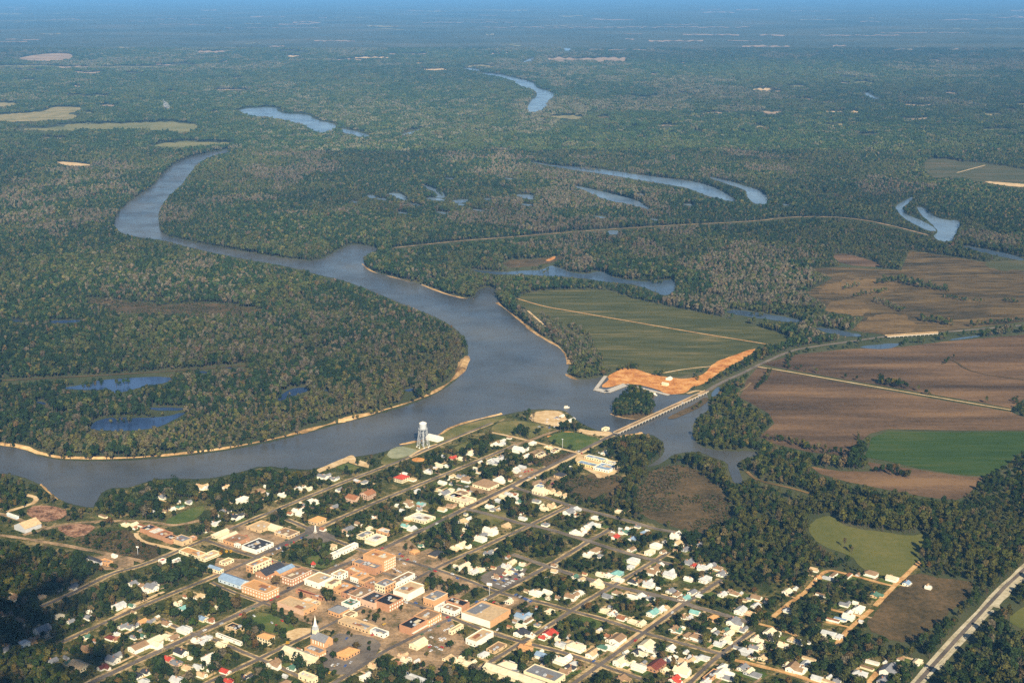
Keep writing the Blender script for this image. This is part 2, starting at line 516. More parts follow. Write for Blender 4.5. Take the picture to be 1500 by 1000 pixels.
rp = random.Random(29)
POOLS = [(640, 292, 14, 1.6), (676, 300, 9, 1.3), (560, 292, 10, 1.2), (610, 300, 11, 1.2), (716, 292, 8, 1), (772, 300, 9, 1.1), (650, 312, 10, 1.2), (590, 312, 7, 1), (700, 308, 8, 1), (520, 296, 6, 1), (745, 262, 8, .9),
         (660, 262, 8, .9), (880, 318, 10, 1.1), (960, 322, 9, 1), (1150, 300, 8, 1), (60, 590, 10, 1.6), (300, 545, 9, 1.4), (335, 538, 7, 1.2), (480, 572, 5, 1), (25, 470, 8, 1.3), (1010, 300, 8, .9), (940, 285, 9, .9)]
for x, y, a, b in POOLS:
    q = [(x + a * (math.cos(k * .628) + rp.uniform(-.3, .3)), y + b * (math.sin(k * .628) + rp.uniform(-.3, .3)) + .12 * a * math.cos(k * .628)) for k in range(10)]
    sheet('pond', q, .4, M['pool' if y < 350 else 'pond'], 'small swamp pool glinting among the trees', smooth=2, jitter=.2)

# sandy banks (berms facing the water)
BANKS = [
 ('-120,641 -40,646 0,650 30,653 60,665 100,671 180,671 250,666 320,658 390,645 440,633 500,616 560,601 610,586 650,567 674,546 684,522', 15, 3.0, 'tan sand bank along the wooded point'),
 ('437,634 470,624 500,616', 24, 2.5, 'widest patch of the sand bank'),
 ('729,444 747,458 764,471 781,486 801,498 821,509 831,524 834,534', 7, 1.6, 'thin sandy edge below the green field trees'),
 ('829,548 844,557 867,556 884,552', 10, 1.6, 'tan bank beside the clay works'),
 ('531,387 541,396 557,402 580,407 600,413', 8, 1.6, 'thin sandy edge of the wooded spit'),
 ('618,417 647,429 677,437 695,438', 7, 1.6, 'thin sandy edge of the low islet'),
 ('585,651 610,647 640,640 660,625 700,614 735,606', 7, 1.4, 'sandy edge of the riverside lawn'),
 ('905,640 940,634', 8, 1.5, 'earth edge at the causeway'),
 ('60,709 75,724 85,731', 6, 1.5, 'pale bank by the old mill yard'),
 ('895,606 912,612 935,614 956,610', 7, .9, 'brown muddy edge of the tree islet'),
]
for s, w_, h_, lab in BANKS:
    w_ *= .8
    h_ *= .75
    ribbon('sand_bank', pairs(s), w_, .0, M['bank'], lab, smooth=2, nobase=1.0, notree=0, rough=.35,
           profile=[(w_ * .5, .1), (w_ * .15, h_), (-w_ * .1, h_ * .95), (-w_ * .5, .3)])
# islet
ISLET = pairs('896,602 905,590 925,586 945,588 957,600 955,611 935,614 912,612')
for m in (NOTREE, NOBASE):
    pass
p_islet = chaikin(ISLET, 2)
sheet('islet', ISLET, .7, M['scrub'], 'small wooded islet beside the bridge', nobase=False, notree=False)
for msk in (NOTREE, NOBASE):
    tmp = newmask(); fill(tmp, pairs('893,612 900,583 925,560 955,570 968,600 957,611')); msk[tmp > 0] = 0
tmp = newmask(); fill(tmp, p_islet); ISL = tmp
# causeway spit and the right-hand point: land in the lagoon
SPIT = pairs('975,612 1000,600 1020,590 1033,580 1040,585 1025,597 1000,608 985,614')
sheet('causeway_bank', SPIT, .7, M['scrub'], 'scrubby earth bank carrying the end of the bridge road', nobase=False, notree=False)
SPIT2 = pairs('885,655 905,640 925,640 950,638 965,642 968,655 958,672 940,680 915,676 895,668')
sheet('wooded_point', SPIT2, .6, M['ground'], 'wooded point beside the bridge foot', nobase=False, notree=False)
for q in (SPIT, SPIT2):
    tmp = newmask(); fill(tmp, q)
    for msk in (NOTREE, NOBASE):
        msk[tmp > 0] = 0

# ------------------------------------------------------------------ fields
FIELDS = [
 ('757,436 781,428 817,425 861,424 894,426 934,440 1000,453 1067,467 1160,493 1150,500 1124,504 1110,508 1047,530 1000,553 978,549 950,545 914,541 890,538 871,527 861,497 835,482 817,473 787,460 762,447', 'greenfield', 'big green field across the river with a dirt lane', 1, .2),
 ('1114,533 1167,519 1240,511 1321,508 1384,500 1500,490 1900,450 1900,660 1500,584 1481,598 1434,589 1340,573 1234,555 1150,540', 'brownfield', 'ploughed brown field below the causeway highway', 0, .2),
 ('1110,538 1150,545 1234,560 1340,579 1434,595 1481,603 1500,611 1700,650 1700,640 1500,630 1400,630 1301,628 1274,635 1250,655 1243,668 1187,662 1135,650 1112,640 1134,620 1126,605 1084,582 1094,556', 'brownfield', 'largest ploughed brown field beside the lagoon woods', 0, .2),
 ('1301,631 1400,633 1500,632 1640,640 1560,655 1500,660 1486,668 1480,677 1458,690 1440,697 1400,694 1348,686 1296,674 1267,669 1277,641', 'brightfield', 'bright green crop field at the right', 0, .3),
 ('1188,683 1232,690 1280,690 1270,676 1348,688 1400,696 1440,699 1428,714 1416,726 1400,732 1360,728 1300,717 1240,705 1200,693', 'brownfield', 'brown strip field below the bright green crop', 0, .2),
 ('1180,772 1202,756 1220,755 1234,768 1260,775 1300,779 1332,785 1362,779 1352,797 1344,805 1348,820 1318,852 1300,844 1270,836 1258,828 1248,814 1200,798', 'olivefield', 'olive green pasture below the dark woods', 1, .25),
 ('1340,836 1376,847 1430,851 1420,874 1388,897 1344,938 1312,940 1266,920 1286,887 1312,862', 'scrub', 'rough brown lot below the dark woods', 1, .25),
 ('1472,908 1500,886 1560,870 1560,930 1500,922', 'olivefield', 'small yellow green clearing beyond the railway cut', 1, .25),
 ('925,735 950,692 982,678 1020,686 1054,711 1068,732 1074,752 1082,766 1040,782 1004,778 942,756', 'scrub', 'brown scrubland beside the town', 2, .15),
 ('1180,429 1220,407 1185,393 1234,391 1320,396 1332,367 1401,377 1444,384 1500,381 1900,400 1900,440 1500,471 1417,481 1367,488 1300,491 1247,484 1266,464 1214,457 1207,444', 'meadow', 'wide brown meadow with straw patches at the right', 0, .15),
 ('1217,373 1240,371 1277,381 1297,392 1234,388', 'brownfield', 'small brown clearing tucked into the woods', 1, .15),
 ('1250,484 1268,467 1290,460 1320,460 1350,478 1320,488 1290,489', 'strawfield', 'straw coloured patch by the highway', 1, .3),
 ('1210,450 1225,440 1262,442 1278,452 1262,463 1216,457', 'strawfield', 'straw coloured patch at the wood edge', 1, .3),
 ('1190,430 1220,410 1300,408 1322,420 1290,432 1230,430', 'strawfield', 'pale straw corner of the brown meadow', 1, .3),
 ('1440,385 1467,380 1540,376 1540,396 1500,397 1451,394', 'marsh', 'green strip at the far side of the brown meadow', 1, .3),
 ('1353,232 1400,234 1500,248 1700,270 1700,280 1500,265 1443,268 1400,259 1360,261', 'marsh', 'grey green clearing far at the right', 1, .4),
 ('1440,265 1480,268 1500,270 1540,274 1500,275 1450,269', 'sand', 'bright sandy strip far at the right', 1, .6),
 ('730,383 801,377 834,375 801,387 747,394', 'scrub', 'red brown clearing behind the slough', 1, .2),
 ('798,381 815,374 812,380 803,383', 'orangedirt', 'small orange bare spot behind the slough', 1, .4),
 ('0,168 67,163 77,157 120,157 120,161 97,167 117,170 97,177 0,178 -60,178 -60,168', 'palegreen', 'pale straw fields at the far left', 1, .5),
 ('-60,150 0,150 27,152 22,157 -60,157', 'palegreen', 'thin straw field at the far left edge', 1, .5),
 ('20,189 93,187 97,182 133,182 200,180 240,178 290,182 290,190 267,197 253,191 147,188 87,193', 'fargreen', 'long pale green meadow in the far left woods', 1, .5),
 ('217,215 253,207 287,208 340,209 333,213 300,212 287,216', 'fargreen', 'pale meadow just behind the river bend', 1, .5),
 ('80,237 97,237 133,241 133,243 97,243', 'sand', 'small orange pink clearing in the left woods', 1, .5),
 ('20,87 53,80 97,77 110,83 100,88 60,90', 'farpale', 'pinkish field in the far left distance', 1, 1.2),
 ('800,170 853,170 850,175 812,173', 'palegreen', 'straw field beside the far river reach', 1, 1.2),
 ('880,690 925,700 905,722 880,738 850,730 820,712 838,700', 'scrub', 'scrubby slope behind the motel', 1, .15),
 ('105,432 245,448 300,440 420,460 300,470 160,462', 'scrub', 'greyish thin stretch in the left woods', 2, .05),
]
for s, mt, lab, sm, z in FIELDS:
    thin = mt in ('scrub', 'marsh') and 'rough brown lot' not in lab and 'clearing' not in lab
    sheet('field', pairs(s), z, M[mt], lab, smooth=sm, nobase=not thin, notree=not thin, masks=(OPEN,) if thin else (),
          jitter={'strawfield': 2.2, 'palegreen': 1.3, 'fargreen': 1.2, 'scrub': 1.5, 'marsh': 1.6}.get(mt, .35))
# far fields: thin strips
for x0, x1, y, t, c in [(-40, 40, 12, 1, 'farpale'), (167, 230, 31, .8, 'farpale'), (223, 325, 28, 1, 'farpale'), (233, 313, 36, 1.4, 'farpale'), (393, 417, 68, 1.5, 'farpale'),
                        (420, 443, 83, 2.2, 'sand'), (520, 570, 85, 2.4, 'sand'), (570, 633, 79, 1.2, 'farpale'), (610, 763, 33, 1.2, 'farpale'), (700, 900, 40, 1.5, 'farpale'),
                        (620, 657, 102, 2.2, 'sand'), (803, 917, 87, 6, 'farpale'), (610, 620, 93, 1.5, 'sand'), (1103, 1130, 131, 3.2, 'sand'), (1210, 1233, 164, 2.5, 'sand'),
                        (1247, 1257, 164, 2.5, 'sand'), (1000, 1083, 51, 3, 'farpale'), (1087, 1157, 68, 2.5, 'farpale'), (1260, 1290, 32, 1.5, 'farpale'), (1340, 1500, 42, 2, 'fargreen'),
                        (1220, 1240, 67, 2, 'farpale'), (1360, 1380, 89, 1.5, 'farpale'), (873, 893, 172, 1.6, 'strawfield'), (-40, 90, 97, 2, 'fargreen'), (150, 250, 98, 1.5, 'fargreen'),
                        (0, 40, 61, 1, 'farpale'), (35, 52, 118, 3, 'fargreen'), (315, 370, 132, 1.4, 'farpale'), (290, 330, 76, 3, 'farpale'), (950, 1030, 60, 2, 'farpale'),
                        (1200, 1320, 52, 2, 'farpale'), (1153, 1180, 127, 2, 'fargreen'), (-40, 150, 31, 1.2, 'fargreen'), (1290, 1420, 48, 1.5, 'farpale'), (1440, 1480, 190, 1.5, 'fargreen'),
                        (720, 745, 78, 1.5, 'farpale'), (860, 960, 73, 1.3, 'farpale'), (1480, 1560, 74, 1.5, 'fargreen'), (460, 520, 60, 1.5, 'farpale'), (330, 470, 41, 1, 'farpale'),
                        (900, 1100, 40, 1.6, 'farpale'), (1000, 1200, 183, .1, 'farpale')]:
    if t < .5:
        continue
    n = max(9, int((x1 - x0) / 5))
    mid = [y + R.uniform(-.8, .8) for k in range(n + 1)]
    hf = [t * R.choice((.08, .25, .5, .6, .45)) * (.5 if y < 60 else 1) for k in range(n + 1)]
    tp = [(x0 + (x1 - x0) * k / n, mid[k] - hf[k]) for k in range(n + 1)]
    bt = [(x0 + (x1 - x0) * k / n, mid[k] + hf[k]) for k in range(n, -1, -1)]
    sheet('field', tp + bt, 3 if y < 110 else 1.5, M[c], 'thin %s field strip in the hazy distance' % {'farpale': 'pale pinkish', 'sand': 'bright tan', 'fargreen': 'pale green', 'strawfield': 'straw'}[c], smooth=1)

rf = random.Random(83)
for k in range(150):
    y = 14 + 190 * rf.random() ** 1.7
    x = rf.uniform(-60, 1560)
    if look(NOTREE, np.array([x]), np.array([y]))[0] or (340 < x < 900 and 100 < y < 215):
        continue
    L_, t = rf.uniform(10, 70) * (1 - y / 420), rf.uniform(.5, 1.5) * (.6 + y / 140)
    n = 9
    ph = rf.uniform(0, 6)
    mid = [y + math.sin(ph + i * .7) * t * .5 + L_ * 0.01 * i * rf.choice((-1, 1)) * .1 for i in range(n + 1)]
    hf = [t * rf.choice((.1, .3, .5, .8, .6)) for i in range(n + 1)]
    sheet('field', [(x + L_ * i / n, mid[i] - hf[i]) for i in range(n + 1)] + [(x + L_ * i / n, mid[i] + hf[i]) for i in range(n, -1, -1)], 3 if y < 110 else 1.5,
          M[rf.choice(['farpale', 'farpale', 'fargreen', 'palegreen', 'marsh'])], 'faint clearing among the hazy far woods', smooth=1)

fill(NOTREE, pairs('935,735 952,704 985,686 1018,692 1048,716 1062,738 1068,752 1036,775 1004,771 950,752'))
# ------------------------------------------------------------------ lots, lawns and yards in and round the town
LOTS = [
 ('888,551 906,542 917,537 934,541 951,547 966,550 997,555 1018,552 1032,547 1046,531 1067,523 1110,508 1099,520 1057,543 1033,560 1024,564 1012,567 1008,573 997,577 976,577 962,570 941,564 913,561 891,568 879,566 893,556', 'orangedirt', 'orange clay works on the far shore', 1, .6),
 ('566,664 586,653 640,642 660,627 700,616 735,608 745,611 700,628 655,645 600,668 570,681 555,678', 'parkgrass', 'riverside lawn round the water tower', 1, .2),
 ('568,660 585,652 610,658 613,661 597,668 578,672 566,668', 'gravel', 'pale gravel yard beside the water tower', 1, .3),
 ('720,622 748,615 773,617 804,625 812,629 776,642 762,639 720,632', 'parkgrass', 'open green by the riverside yard', 1, .2),
 ('773,615 780,604 804,600 824,603 828,611 838,619 835,625 818,625 798,621', 'sand', 'pale sandy boat yard at the river point', 1, .4),
 ('798,643 818,632 843,633 878,642 880,645 854,661 829,656', 'lawn', 'green ballfield beside the bridge road', 1, .3),
 ('843,626 862,630 902,633 897,639 871,638 846,633', 'sand', 'tan sandy ground at the bridge foot', 1, .4),
 ('780,674 796,681 807,687 847,666 840,661', 'scrub', 'brown grass plot along the bridge road', 0, .2),
 ('843,668 854,664 874,668 915,677 916,683 899,695 878,702 868,691 843,681', 'sand', 'sandy ground round the motel', 1, .3),
 ('246,758 296,738 302,748 276,766 240,771', 'lawn', 'bright green lawn near the brick warehouses', 1, .25),
 ('34,748 56,738 96,744 99,757 60,766', 'debris', 'reddish scrap yard near the river', 1, .3),
 ('80,772 100,766 144,768 128,783 104,788', 'debris', 'tan bare yard below the river lane', 1, .3),
 ('100,789 180,773 200,784 236,800 234,815 208,821 130,801', 'scrub', 'brown weedy ground beside the rail siding', 1, .2),
 ('121,818 166,810 206,824 166,836 124,828', 'lot', 'tan lumber yard', 1, .25),
 ('448,772 462,768 492,786 484,792 462,796 440,800', 'greylot', 'asphalt plaza with the white monument', 0, .25),
 ('318,816 374,819 472,839 528,806 600,790 640,832 700,858 650,890 690,950 640,992 560,952 480,922 430,905 392,888 365,868 345,862 310,838', 'lot', 'tan paved ground of the shopping blocks', 0, .22),
 ('330,768 404,770 438,790 404,812 376,816 318,800', 'lot', 'tan paved ground north of the square', 0, .22),
 ('424,808 458,790 484,799 484,816 494,824 473,833 454,827', 'lawn', 'shady green square', 1, .34),
 ('700,846 730,828 772,832 766,846 738,864 714,857', 'greylot', 'grey car lot full of parked cars', 0, .3),
 ('605,812 630,802 663,825 645,833', 'lot', 'tan lot round the dark pavilion', 0, .34),
 ('725,886 755,870 784,881 757,899', 'lot', 'tan filling station lot', 0, .3),
 ('470,975 478,926 545,930 562,948 520,984 492,988', 'greylot', 'grey parking ground round the brick church', 1, .34),
 ('415,926 440,918 460,920 456,933 425,939', 'sand', 'tan dirt corner across from the steeple', 1, .36),
 ('365,905 385,893 440,918 415,928 385,925', 'lawn', 'green block with big trees behind the brick shops', 1, .34),
 ('835,908 858,901 885,912 872,921 838,919', 'lawn', 'green corner lot among houses', 1, .3),
 ('688,712 704,706 730,716 716,724 690,720', 'lot', 'tan lot beside the brown roofed hall', 0, .3),
 ('463,688 514,666 518,667 521,671 500,680 468,692', 'sand', 'sandy riverside terrace', 0, .4),
 ('514,669 541,679 540,685 530,683 511,677', 'sand', 'tan court at the end of the riverside terrace', 0, .4),
 ('760,668 790,656 806,664 776,682', 'lot', 'motor lot by the bridge road', 0, .3),
 ('742,692 775,684 800,690 770,704', 'lot', 'tan yard beside the bridge road', 0, .3),
 ('780,705 812,696 824,706 800,724 780,716', 'lot', 'tan yard behind the dark roofed store', 0, .3),
 ('1010,874 1030,880 1060,878 1042,866', 'lawn', 'small green plot by the long street', 0, .3),
 ('492,684 508,678 528,684 512,692', 'lawn', 'green patch beside the terrace', 0, .45),
 ('640,666 700,640 716,646 660,672', 'parkgrass', 'green verge south of the tower street', 0, .2),
 ('690,756 740,746 742,764 700,772', 'parkgrass', 'small green lot among the houses', 1, .2),
 ('610,764 640,756 664,764 630,782', 'lawn', 'small lawn near the bridge road', 1, .2),
]
for s, mt, lab, sm, z in LOTS:
    open_ = mt in ('scrub',)
    sheet('yard' if mt in ('debris', 'lot', 'greylot', 'sand', 'gravel', 'orangedirt') else 'lawn', pairs(s), z, M[mt], lab, smooth=sm, jitter=.45, nobase=mt in ('orangedirt', 'gravel', 'sand', 'parkgrass', 'debris'), notree=mt in ('orangedirt', 'debris'),
          masks=(OPEN,) if open_ else () if mt in ('orangedirt', 'gravel', 'sand', 'parkgrass', 'debris') else (LOT,))
for cx, cy, rx, ry, lab in [(831, 636, 12, 4.6, 'orange infield of the ballfield'), (613, 673, 10, 3.2, 'orange dirt oval by the tower street'), (806, 639, 5, 1.6, 'small orange dirt patch by the ballfield')]:
    sheet('dirt_patch', [(cx + rx * math.cos(a * .4), cy + ry * math.sin(a * .4)) for a in range(16)], .12, M['orangedirt'], lab, smooth=1)

# ------------------------------------------------------------------ roads
# (points, asphalt width, verge width, asphalt material, verge material, label, tree-free half width)
ROADS = [
 ('905,633 868,651 800,685 750,711 680,745 600,785 530,817 472,838 394,878 300,922 200,968 140,996 60,1034', 9, 17, 'asphalt', 'verge', 'main street running up to the bridge', 6),
 ('720,619 655,645 570,681 510,703 444,730 390,752 300,790 208,828 166,838 132,855 98,872 60,888', 8, 14, 'asphalt', 'verge', 'street leading past the water tower', 5),
 ('758,650 712,670 600,715 530,744 464,774 390,808 374,817 340,833 300,849 200,890 130,922 90,940', 8, 14, 'asphalt', 'verge', 'street along the green square', 4.5),
 ('464,774 428,791 390,808', 15, 20, 'asphalt', 'verge', 'wide stretch of the street above the square', 8),
 ('830,742 792,761 764,775 738,786 702,803 660,821 626,838 578,864 548,879 476,918 420,944 380,964 352,977 300,1001', 8, 13, 'asphalt', 'verge', 'street past the white steeple', 5),
 ('980,808 936,835 900,856 860,879 838,893 792,924 748,950 700,980', 8, 13, 'asphalt', 'verge', 'street between the red roofed house and the wood', 5),
 ('896,774 862,792 844,804 814,822 764,850 728,868 674,898 600,935 560,954 516,984 500,993 470,1012', 9, 14, 'asphalt', 'verge', 'street beside the big white fronted store', 6),
 ('1058,848 1040,859 996,888 940,928 900,958 850,993 820,1015', 9, 17, 'asphalt', 'verge', 'long straight street with wide verges', 6),
 ('1102,924 1056,957 1032,978 1012,998 990,1020', 8, 13, 'asphalt', 'verge', 'street toward the lower right houses', 6),
 ('300,790 340,804 374,815 420,826 472,838 510,851 556,867 600,882 660,903 700,919 748,935 790,946 830,956 874,971 940,994', 8, 13, 'asphalt', 'verge', 'cross street through the shopping blocks', 5),
 ('420,760 448,772 484,788 530,806 560,813 600,822 650,837 700,855 728,867 786,880 830,892 900,911 938,925 986,938 1056,957', 8, 13, 'asphalt', 'verge', 'cross street past the orange hotel', 5),
 ('680,744 736,758 758,765 800,773 860,791 912,808 958,820 986,827', 7, 11, 'greylot', 'verge', 'lane between the upper houses', 4),
 ('750,811 800,828 828,838 900,858 948,868 1000,880 1016,888 1066,901 1098,911', 7, 12, 'greylot', 'verge', 'cross street below the little wood', 4.5),
 ('750,712 780,722 820,735 840,742 900,757 926,764 960,774 996,780', 7, 11, 'greylot', 'verge', 'road skirting the scrubland', 4),
 ('850,664 803,652 775,645 745,638 720,633', 5, 8, 'sand', 'verge', 'sandy lane below the ballfield', 3),
 ('818,629 773,646 755,651', 6, 9, 'lot', 'verge', 'short lane to the boat yard', 3.5),
 ('150,763 190,762 230,765 256,770 300,760', 6, 9, 'lot', 'verge', 'pale lane past the brick warehouses', 3.5),
 ('34,783 74,772 104,766 150,763', 6, 9, 'lot', 'verge', 'pale lane to the tan warehouse', 3.5),
 ('-60,745 0,751 34,763 66,772', 6, 9, 'lot', 'verge', 'lane to the blue grey shed', 3.5),
 ('10,749 46,738 55,731 50,727 38,724', 6, 8, 'sand', 'sand', 'orange lane curving by the old mill yard', 4),
 ('200,780 199,785 212,794 236,799 260,805', 5, 7, 'sand', 'sand', 'orange lane round the warehouses', 3),
 ('396,886 350,870 330,862 310,852', 6, 9, 'asphalt', 'verge', 'short street below the blue roofed hall', 3),
 ('470,1010 440,990 380,964 350,952 318,937 290,930 250,915 236,905', 7, 11, 'asphalt', 'verge', 'cross street below the church hall', 4),
 ('1076,966 1120,976 1164,988 1200,1000 1250,1018', 5, 8, 'dirtroad', 'dirtroad', 'orange dirt road in the lower right houses', 4),
 ('1180,866 1157,882 1132,903', 6, 8, 'dirtroad', 'dirtroad', 'orange dirt road climbing toward the pasture', 4.5),
 ('1348,822 1309,858 1282,887', 6, 8, 'dirtroad', 'dirtroad', 'orange dirt road along the pasture corner', 4.5),
 ('1277,892 1246,918 1234,932 1223,947', 6, 8, 'dirtroad', 'dirtroad', 'orange dirt road below the trailers', 4.5),
 ('1309,858 1270,848 1232,838 1214,834 1200,842 1180,866', 5, 7, 'dirtroad', 'dirtroad', 'orange dirt road under the pasture', 4),
 ('1216,892 1260,902', 4, 6, 'dirtroad', 'dirtroad', 'short orange drive to the trailers', 3),
 ('1208,910 1244,918', 4, 6, 'dirtroad', 'dirtroad', 'short orange drive beside the trailer row', 3),
 ('1298,974 1276,992 1270,1004', 6, 8, 'dirtroad', 'dirtroad', 'orange dirt drive between the mobile homes', 4),
 ('1108,912 1140,920 1168,931', 4, 6, 'dirtroad', 'dirtroad', 'thin orange lane at the wood edge', 3),
 ('1900,560 1700,690 1500,829 1430,904 1350,992 1300,1050', 8, 17, 'asphalt', 'paleverge', 'straight pale highway through the woods', 15),
 ('1035,573 1052,562 1090,545 1124,528 1160,513 1180,509 1260,498 1300,492', 7.5, 15, 'greylot', 'marsh', 'causeway highway beyond the bridge', 6),
 ('1373,487 1420,483 1500,476 1900,440', 9, 14, 'greylot', 'marsh', 'causeway highway crossing the brown fields', 5),
 ('757,437 797,449 834,455 1000,484 1124,504', 5, 7, 'dirtroad', 'dirtroad', 'orange lane across the green field', 4),
 ('966,547 1004,540 1046,536', 3, 4, 'sand', 'sand', 'faint track along the green field', 3),
 ('1110,537 1150,543 1234,558 1340,576 1434,592 1481,600', 4, 7, 'sand', 'parkgrass', 'pale track between the brown fields', 2),
 ('1402,253 1443,242', 6, 9, 'sand', 'sand', 'tan lane at the far clearing', 5),
 ('600,850 560,838', 5, 7, 'greylot', 'verge', 'short alley by the hotel', 3),
 ('1007,576 1022,571 1034,575', 5, 7, 'sand', 'sand', 'tan drive from the clay works to the bridge', 4),
 ('773,455 790,470 800,478', 4, 5, 'sand', 'sand', 'pale track by the field corner', 3),
 ('600,668 620,656 640,650', 4, 5, 'sand', 'sand', 'tan drive at the tower', 3),
]
for s, w_, vw, mt, vm, lab, tf in ROADS:
    p = pairs(s)
    if mt == 'asphalt' and 'causeway' not in lab:
        w_ *= .68 if 'main' in lab or 'wide stretch' in lab else .54
    if mt == 'dirtroad':
        w_ *= .72
    vw = max(vw * .72, w_ + 1.2)
    sm = 0 if len(p) < 3 else 2
    if vw > w_:
        ribbon('verge', p, vw, .10, M[vm], 'sandy verges of the ' + lab, smooth=sm, nobase=0.5, rough=.10)
    ribbon('road', p, w_, .40, M[mt], lab, smooth=sm, nobase=1.0, notree=tf * .45, rough=.02 if mt == 'asphalt' else .08)
maskribbon(NOBASE, offset(polyline(pairs('1900,560 1700,690 1500,829 1430,904 1350,992 1300,1050'), 0), 10), 14)
# extra pale verge on the near side of the highway
for x0, x1 in (('1500,836 1480,858 1466,874 1455,888', 12), ('1455,893 1440,905 1400,948 1372,980', 5)):
    ribbon('verge', pairs(x0), x1, .36, M['paleverge'], 'broad chalk white shoulder of the pale highway', smooth=1, nobase=.5, notree=x1 * .4, rough=.35)
TRACKS = [('0,557 120,551 254,543 361,535', 6, 'bare track running through the left woods', 8, 'scrub'),
          ('577,363 680,352 740,348 834,340 891,336 1000,329 1110,324 1150,318 1217,317 1267,322 1317,333 1362,345', 7, 'curved sandy dike through the swamp woods', 12, 'lot'),
          ('1380,533 1394,524 1420,545 1500,556', 4, 'dark ditch in the brown field', 0, 'scrub'),
          ('-60,786 0,783 30,787 66,793 128,804 166,812 210,822', 7, 'gravel rail siding by the lumber yard', 4, 'lot'),
          ('1040,590 1090,571 1100,560', 3, 'track by the lagoon woods', 0, 'track'),
          ('1094,690 1110,704 1160,714 1185,722', 5, 'tan flat below the lagoon', 4, 'strawfield')]
for s, w_, lab, tf, mt in TRACKS:
    ribbon('path', pairs(s), w_, .62, M[mt], lab, smooth=2, nobase=1, notree=tf, rough=.15)
for s, w_ in (('700,627 655,646 600,669', 6), ('868,655 800,689 750,715 690,745', 5), ('1000,882 960,910 916,942', 6), ('604,934 650,910 690,890', 5), ('240,866 200,884 170,900', 5)):
    ribbon('pavement', offset(np.array(pairs(s)), 0), w_, .30, M['sand'], 'tan pavement strip beside a town street', smooth=1, nobase=0, rough=.2)
# ------------------------------------------------------------------ buildings
ua = g2(905, 633) - g2(140, 996)
ua /= np.linalg.norm(ua)
uc = g2(300, 790) - g2(874, 971)
uc /= np.linalg.norm(uc)
print('grid angle', math.degrees(math.acos(float(ua @ uc))))
GA = math.atan2(ua[1], ua[0])
# make the second axis exactly square to the first
ub = np.array([-ua[1], ua[0]])
BUILT = []          # dicts: obj, look, pos, cat


def walk(b, d, xpix):
    dep = b[1] * CP + CAMH * SP
    k = (xpix - 750) / FPX
    return (k * dep - b[0]) / (d[0] - k * d[1] * CP)


def occupy(cx, cy, a, b, h, ang=None):
    """keep trees off the footprint and out of the sight line to the building"""
    ang = GA if ang is None else ang
    ex, ey = np.array([math.cos(ang), math.sin(ang)]), np.array([-math.sin(ang), math.cos(ang)])
    def quad(m, z):
        q = [np.array([cx, cy]) + ex * sx * (a / 2 + m) + ey * sy * (b / 2 + m) for sx, sy in ((-1, -1), (1, -1), (1, 1), (-1, 1))]
        X, Y = np.array([p[0] for p in q]), np.array([p[1] for p in q])
        x, y = PX(X, Y, z)
        return np.stack([x, y], 1)
    fill(NOBASE, quad(1.6, 0))
    lo, hi = quad(-.8, h * .5), quad(-.8, h)
    fill(NOTREE, hi)
    if a > 15:
        fill(NOTREE, lo)


def gable(parent, a, b, z, rise, mat, over=.6, along=0, name='roof', cx=0, cy=0):
    """pitched roof with thickness; ridge along local x (0) or y (1); returns the roof and leaves gable ends open for the wall mesh"""
    t = .25
    if along:
        a, b = b, a
    A, B = a / 2 + over * .7, b / 2 + over
    zo = z - rise * over / (b / 2)
    v = [(-A, -B, zo), (A, -B, zo), (A, 0, z + rise), (-A, 0, z + rise), (A, B, zo), (-A, B, zo)]
    v += [(x, y, q - t) for x, y, q in v]
    f = [(0, 1, 2, 3), (3, 2, 4, 5), (7, 6, 9, 8), (8, 9, 11, 10), (0, 6, 7, 1), (4, 10, 11, 5), (1, 7, 8, 2), (2, 8, 10, 4), (0, 3, 9, 6), (3, 5, 11, 9)]
    if along:
        v = [(-y, x, q) for x, y, q in v]
    v = [(x + cx, y + cy, q) for x, y, q in v]
    return mesh(name, v, f, mat, parent)


def hip(parent, a, b, z, rise, mat, over=.6, name='roof', cx=0, cy=0):
    A, B = a / 2 + over, b / 2 + over
    r = max(0.0, abs(A - B))
    zo = z - .15
    if A >= B:
        rv = [(-r, 0, z + rise), (r, 0, z + rise)]
    else:
        rv = [(0, -r, z + rise), (0, r, z + rise)]
    v = [(-A, -B, zo), (A, -B, zo), (A, B, zo), (-A, B, zo)] + rv + [(-A, -B, zo - .2), (A, -B, zo - .2), (A, B, zo - .2), (-A, B, zo - .2)]
    if A >= B:
        f = [(0, 1, 5, 4), (1, 2, 5), (2, 3, 4, 5), (3, 0, 4)]
    else:
        f = [(0, 1, 4), (1, 2, 5, 4), (2, 3, 5), (3, 0, 4, 5)]
    f += [(9, 8, 7, 6), (0, 6, 7, 1), (1, 7, 8, 2), (2, 8, 9, 3), (3, 9, 6, 0)]
    v = [(x + cx, y + cy, q) for x, y, q in v]
    return mesh(name, v, f, mat, parent)


